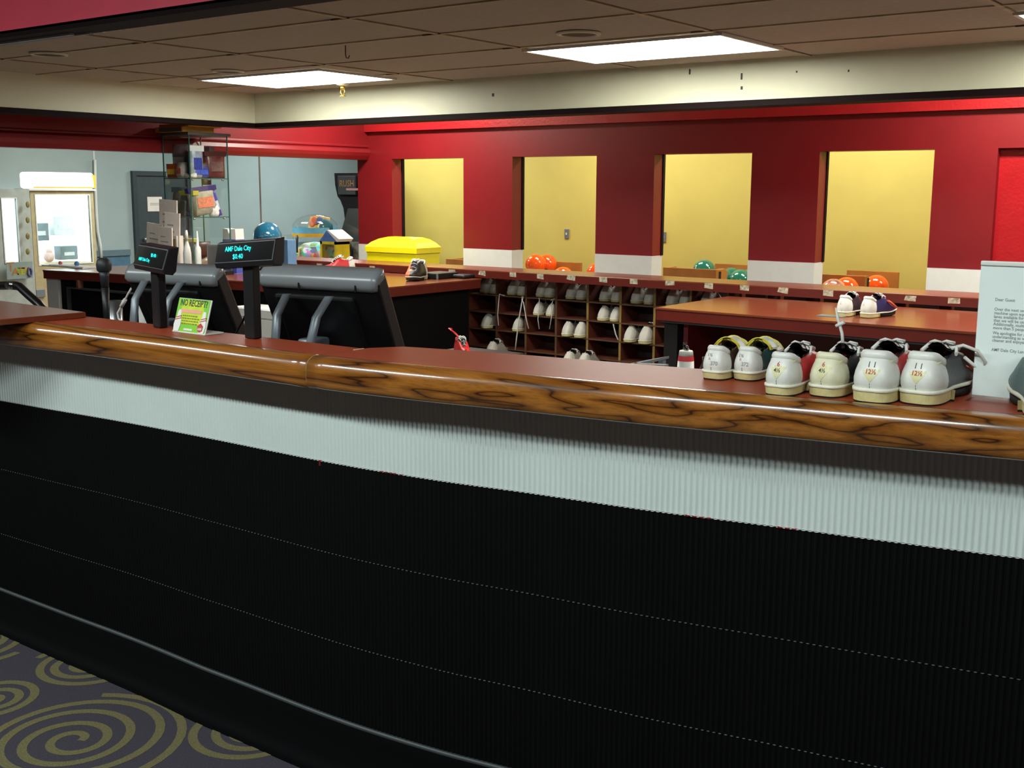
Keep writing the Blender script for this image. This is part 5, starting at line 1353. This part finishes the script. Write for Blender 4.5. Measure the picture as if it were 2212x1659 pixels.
# prizes inside, each its own thing
M['prize_pale'] = mat('pale_prize', (206, 214, 216), .6); M['prize_grey'] = mat('grey_prize', (110, 128, 136), .5); M['prize_pink'] = mat('pale_pink_prize', (222, 190, 186), .6); M['prize_blue'] = mat('blue_prize', (50, 70, 170), .5)
base = pm.location
def prize(lab, dy, dz, sx, sy, sz, mt, name='boxed_prize', round_=False):
    y = base.y+wy0+(wy1-wy0)*dy; z = wz0+.003+(wz1-wz0)*dz
    t1 = thing(name, lab, 'prize', (XM-.30, y, z), 0, 'prizes in the glowing machine')
    m = MB()
    if round_: m.sphere((0, 0, sz/2), sz/2, seg=18, sc=(1, sy/sz, 1)); m.sphere((.01, 0, sz*.95), sz*.28, seg=14)
    else: m.box(-sx/2, -sy/2, 0, sx/2, sy/2, sz, bev=.006)
    m.build('body', mt, t1)
    m = MB(); m.box(sx/2-.002, -sy*.3, sz*.3, sx/2+.003, sy*.3, sz*.55); m.build('face_panel', 'prize_pale', t1)
prize('grey boxed prize in the middle left of the glowing machine', .25, .33, .15, .22, .20, 'prize_grey')
prize('pale round toy resting below the grey boxed prize', .16, .0, .1, .14, .14, 'prize_pale', 'plush_toy', True)
prize('small blue ball toy in the lower left corner of the glowing window', .04, .02, .06, .07, .07, 'prize_blue', 'plush_toy', True)
prize('pale pink toy in the lower middle of the glowing window', .45, .0, .1, .12, .13, 'prize_pink', 'plush_toy', True)
prize('grey boxed prize low at the right of the glowing window', .78, .03, .14, .22, .16, 'prize_grey')
prize('pale boxed prize high at the right of the glowing window', .74, .40, .1, .28, .22, 'prize_pale')
m = MB(); m.box(-.5, wy0+.02, wz0+(wz1-wz0)*.33-.008, -.12, wy1-.02, wz0+(wz1-wz0)*.33); m.box(-.5, wy0+.02, wz0+(wz1-wz0)*.40-.0, -.12, wy1-.02, wz0+(wz1-wz0)*.40+.003); m.build('glass_shelf', 'acrylic', pm)
p = at_x(85, 625, XM); m = MB(); m.box(.0, p.y-base.y-.05, .3, .02, p.y-base.y+.06, p.z, bev=.004); m.build('coin_door', 'silver', pm)
pm2, (vy0, vy1, vz0, vz1), w2, zt2 = prize_machine('pale grey prize machine with a narrow lit window at the left edge', -30, 69, 408, (3, 429, 43, 566), XM+.06, 'cab_grey', None)
b2_ = pm2.location
for k, yv in enumerate((442, 475, 510, 543)):
    p = at_x(54, yv, XM+.07); m = MB(); m.sphere((.065, p.y-b2_.y, p.z), .035, seg=12, sc=(.2, .7, 1)); m.build('sticker', mat('brown_yellow_sticker', (128, 112, 56), .6, var=.4, scale=60), pm2)
p0 = at_x(7, 567, XM+.07); p1 = at_x(66, 600, XM+.07)
m = MB(); m.box(.061, p0.y-b2_.y, p1.z, .064, p1.y-b2_.y, p0.z); st = m.build('lettered_panel', mat('grey_green_panel', (136, 150, 146), .5), pm2)
hgt = p0.z-p1.z; wid = p1.y-p0.y
FX = Matrix(((0,0,1,0),(1,0,0,0),(0,1,0,0),(0,0,0,1)))   # drawn facing +X
for s_, u, c, v, sz in (('T', .17, (176, 120, 60), .72, .75), ('A', .33, (176, 106, 32), .42, .62), ('S', .45, (146, 168, 30), .45, .62), ('T', .54, (190, 140, 30), .42, .6), ('E', .64, (160, 178, 30), .42, .62), ('Y', .74, (190, 160, 40), .45, .66)):
    m = MB(); text_on(m, s_, hgt*sz, Matrix.Translation((.0655, p0.y-b2_.y+wid*u, p1.z+hgt*v)) @ FX, sx=1.1); m.build('letter', mat('letter_paint', c, .5), st)
m = MB(); cy, cz = p0.y-b2_.y+wid*.87, p1.z+hgt*.38
m.tube([(.067, cy+wid*.075*math.cos(a), cz+hgt*.24*math.sin(a)) for a in [2*PI*k/20 for k in range(20)]], .012, 6, closed=True); m.build('wheel_picture', mat('slate_violet', (88, 84, 130), .5), st)
p = at_x(25, 556, XM); pz_ = b2_.y+vy0
for k, (dy, mt, lab, dz) in enumerate(((.2, 'prize_grey', 'dark boxed prize with red print in the narrow lit window', .35), (.5, 'prize_pale', 'pale prize at the foot of the narrow lit window', .0))):
    t1 = thing('boxed_prize', lab, 'prize', (XM-.25, b2_.y+vy0+(vy1-vy0)*(dy+.15), vz0+.003+(vz1-vz0)*dz), 0, 'prizes in the narrow machine')
    m = MB(); m.box(-.06, -.07, 0, .06, .07, .19, bev=.005); m.build('body', mt, t1)
    m = MB(); m.box(.06, -.03, .05, .062, .03, .07); m.box(.06, -.03, .09, .062, .03, .11); m.build('print', 'ink_red', t1)
m = MB(); m.box(-.5, vy0+.01, vz0+(vz1-vz0)*.35-.006, -.1, vy1-.01, vz0+(vz1-vz0)*.35); m.build('glass_shelf', 'acrylic', pm2)
# lit clutter on the inner counter's left end
p = at_z(165, 576, ZB); t1 = thing('paper_pile', 'white lit papers piled on the left end of the red inner counter', 'papers', (p.x, b0.y+.34, ZB))
m = MB(); m.box(-.30, -.07, 0, .32, .10, .010); m.box(-.22, -.05, .010, .30, .09, .016); m.build('sheets', 'paper', t1)
m = MB(); m.sphere((.10, .02, .032), .022, seg=12); m.build('blue_toy', mat('blue_toy', (90, 150, 220), .4), t1)
m = MB(); m.sphere((-.15, .02, .028), .018, seg=12); m.build('pink_toy', mat('pink_toy', (220, 120, 130), .4), t1)
# racing cabinet
YC = 9.75
def P(px, py): q = at_y(px, py, YC); return (q.x, q.z)
M['cab_black'] = mat('cabinet_black', (5, 5, 6), .65, spec=.15)
t1 = thing('arcade_cabinet', 'black racing arcade cabinet partly hidden by the red wall', 'arcade machine', (0, 0, 0))
sil = [(722, 374), (724, 400), (729, 424), (735, 432), (742, 450), (745, 474), (744, 488), (738, 512), (730, 540), (721, 556), (720, 700)]
# side profile seen nearly edge on: build the body as stacked slabs following that profile, 0.7 m wide
left = [P(*s_) for s_ in sil]
wid_ = .40
A = []
for (x, z) in left: A.append([(x, YC, z), (x+wid_, YC, z), (x+wid_, YC+.5, z), (x, YC+.5, z)])
A[-1] = [(q[0], q[1], 0.0) for q in A[-1]]
m = MB(); V = m.grid(A, 0, False, closed=True); m.bm.faces.new(V[0]); m.bm.faces.new(V[-1][::-1]); m.build('body', 'cab_black', t1)
xa, zt1 = P(733, 380); xb, zb1 = P(800, 421)
m = MB(); m.box(xa, YC-.03, zb1, left[0][0]+wid_-.03, YC, zt1, bev=.004); mq = m.build('marquee', mat('marquee_dark', (16, 14, 22), .4, var=.3), t1)
m = MB(); xx, zz = P(753, 397); text_on(m, 'RUSH', .105, Matrix.Translation((xx+.0, YC-.032, zz)) @ FACING, sx=.92); m.build('marquee_letters', mat('amber_letters', (108, 74, 14), .5, var=.3, scale=20), mq)
m = MB(); xx, zz = P(760, 409); m.box(xx-.06, YC-.0325, zz-.012, xx+.3, YC-.030, zz+.012); m.build('marquee_line', mat('dusty_pink_print', (136, 96, 92), .5, var=.4, scale=60), mq)
xa, z1_ = P(752, 450); xb, z2_ = P(752, 520)
m = MB(); m.quad((xa, YC-.004, z1_), (xa+.55, YC-.004, z1_), (xa+.5, YC-.12, z2_), (xa-.05, YC-.12, z2_)); m.build('screen', mat('screen_grey', (34, 36, 36), .2), t1)
xa, za_ = P(732, 552); xb, zb_ = P(790, 522)
m = MB(); m.prism([(xa, za_-.02), (xa+.03, zb_-.0), (xb+.2, zb_), (xb+.2, za_-.02)], YC-.16, YC-.004, 'y'); m.build('control_panel', mat('speckled_grey_panel', (110, 106, 100), .4, var=.5, scale=30), t1)
xw, zw = P(769, 537)
m = MB(); R_ = .125
m.tube([(xw+R_*math.cos(a), YC-.20-.04*math.sin(a), zw+R_*math.sin(a)) for a in [2*PI*k/28 for k in range(28)]], .017, 8, closed=True)
m.tube([(xw-R_, YC-.20, zw), (xw, YC-.175, zw), (xw+R_, YC-.20, zw)], .012, 6); st = m.build('steering_wheel', 'black', t1)
m = MB(); m.sphere((xw, YC-.185, zw), .05, seg=16, sc=(1, .4, 1)); m.build('hub', 'chrome', st)
# dome topped sweets machine and small house machine
YD = 9.15
a = at_y(632, 557, YD); b = at_y(733, 557, YD); zt_ = at_y(685, 464, YD).z; zs_ = at_y(645, 508, YD).z; zl_ = at_y(645, 500, YD).z
R_ = .262; cx = at_y(682, 557, YD+R_).x
t1 = thing('dome_vending_machine', 'clear domed toy vending machine with bright prints, left of the racing cabinet', 'vending machine', (cx, YD+R_, 0))
m = MB(); m.lathe([(R_*.96, 0), (R_*.96, .70), (R_, .72)], n=40); m.build('base', mat('multicolour_base', (150, 150, 160), .5), t1)
M['confetti'] = mat('confetti_toys', (170, 170, 150), .5, var=.2)
nt = M['confetti'].node_tree; vo = nt.nodes.new('ShaderNodeTexVoronoi'); vo.inputs['Scale'].default_value = 16
hs = nt.nodes.new('ShaderNodeHueSaturation'); hs.inputs['Saturation'].default_value = .9; hs.inputs['Value'].default_value = .75
tcn = [n for n in nt.nodes if n.type == 'TEX_COORD'][0]
nt.links.new(tcn.outputs['Object'], vo.inputs['Vector']); nt.links.new(vo.outputs['Color'], hs.inputs['Color']); nt.links.new(hs.outputs[0], nt.nodes['Principled BSDF'].inputs['Base Color'])
m = MB(); m.lathe([(.001, .72), (R_*.85, .72), (R_*.88, .74), (R_*.88, zs_-.16), (R_*.5, zs_-.10), (.001, zs_-.08)], n=40, cap=False); cp = m.build('toy_capsules', 'confetti', t1); cp['kind'] = 'stuff'
m = MB(); m.lathe([(R_, .72), (R_, zs_-.01)], n=40, cap=False); m.build('lower_glass', 'acrylic', t1)
m = MB(); m.lathe([(R_*1.01, zs_-.02), (R_*1.01, zs_+.02)], n=40, cap=False); m.build('amber_band', mat('amber_band', (206, 156, 40), .45), t1)
m = MB(); m.lathe([(R_*1.005, zs_+.02), (R_*1.005, zs_+.085)], n=40, cap=False); m.build('sky_band', mat('sky_blue_band', (96, 160, 190), .45), t1)
m = MB(); prof = [(R_, zs_+.085)]
for k in range(1, 9): prof.append((R_*(math.cos(k*PI/18)) if k < 9 else .01, zs_+.085+(zt_-zs_-.085)*math.sin(k*PI/18)))
m.lathe(prof+[(.01, zt_)], n=40, cap=False); m.build('dome', 'acrylic', t1)
M['picture_card'] = mat('orange_picture_card', (214, 160, 84), .5, var=.3, scale=7)
m = MB(); prc = [(-R_*.45, zs_+.03), (R_*.92, zs_+.03), (R_*.92, zt_-.04), (R_*.3, zt_-.015), (-R_*.25, zt_-.03)]
m.prism(prc, -.01, .01, 'y'); cd = m.build('picture_card', 'picture_card', t1)
for (dx, dz, s_, c) in ((.35, .55, .07, (60, 80, 120)), (.05, .6, .06, (196, 84, 60)), (.7, .45, .06, (90, 60, 50)), (-.15, .4, .05, (200, 110, 80)), (.5, .3, .08, (226, 190, 110)), (.72, .18, .12, (30, 84, 96))):
    m = MB(); m.sphere((R_*dx, -.012, zs_+.06+(zt_-zs_)*dz*.7), s_, seg=14, sc=(1, .12, .8)); m.build('print_blob', mat('print_blob', c, .5, var=.2), cd)
m = MB(); m.tube([(-.02, -R_*1.0, zs_+.0), (-.03, -R_*1.02, zs_-.10), (-.035, -R_*1.0, zs_-.2)], .016, 6); m.build('latch', 'black', t1)
a = at_y(692, 557, 8.75); b = at_y(727, 557, 8.75); zr_ = at_y(691, 521, 8.75).z; zp = at_y(712, 498, 8.75).z
t1 = thing('house_vending_machine', 'small yellow house shaped toy machine before the domed one', 'vending machine', (a.x, 8.75, 0))
w_ = b.x-a.x
m = MB(); m.box(0, 0, 0, w_, .2, .72); m.box(0, 0, .72, .03, .2, zr_); m.box(w_-.03, 0, .72, w_, .2, zr_); m.box(0, 0, zr_-.03, w_, .2, zr_); m.build('body', mat('yellow_frame', (214, 190, 30), .45), t1)
m = MB(); m.box(.03, .05, .72, w_-.03, .18, zr_-.06); m.build('toys', 'confetti', t1)
m = MB(); m.box(.03, .004, .72, w_-.03, .010, zr_-.03); m.build('window', 'acrylic', t1)
m = MB(); m.prism([(-.01, zr_), (w_*.42, zp), (w_*.52, zp), (w_+.01, zr_)], .0, .2, 'y'); m.build('roof', mat('blue_roof', (70, 104, 170), .5, var=.3, scale=20), t1)
m = MB(); m.prism([(w_*.45, zp+.005), (w_*.55, zp+.005), (w_+.05, zr_+.03), (w_+.02, zr_-.0)], -.01, .21, 'y'); m.build('roof_edge', 'offwhite', t1)
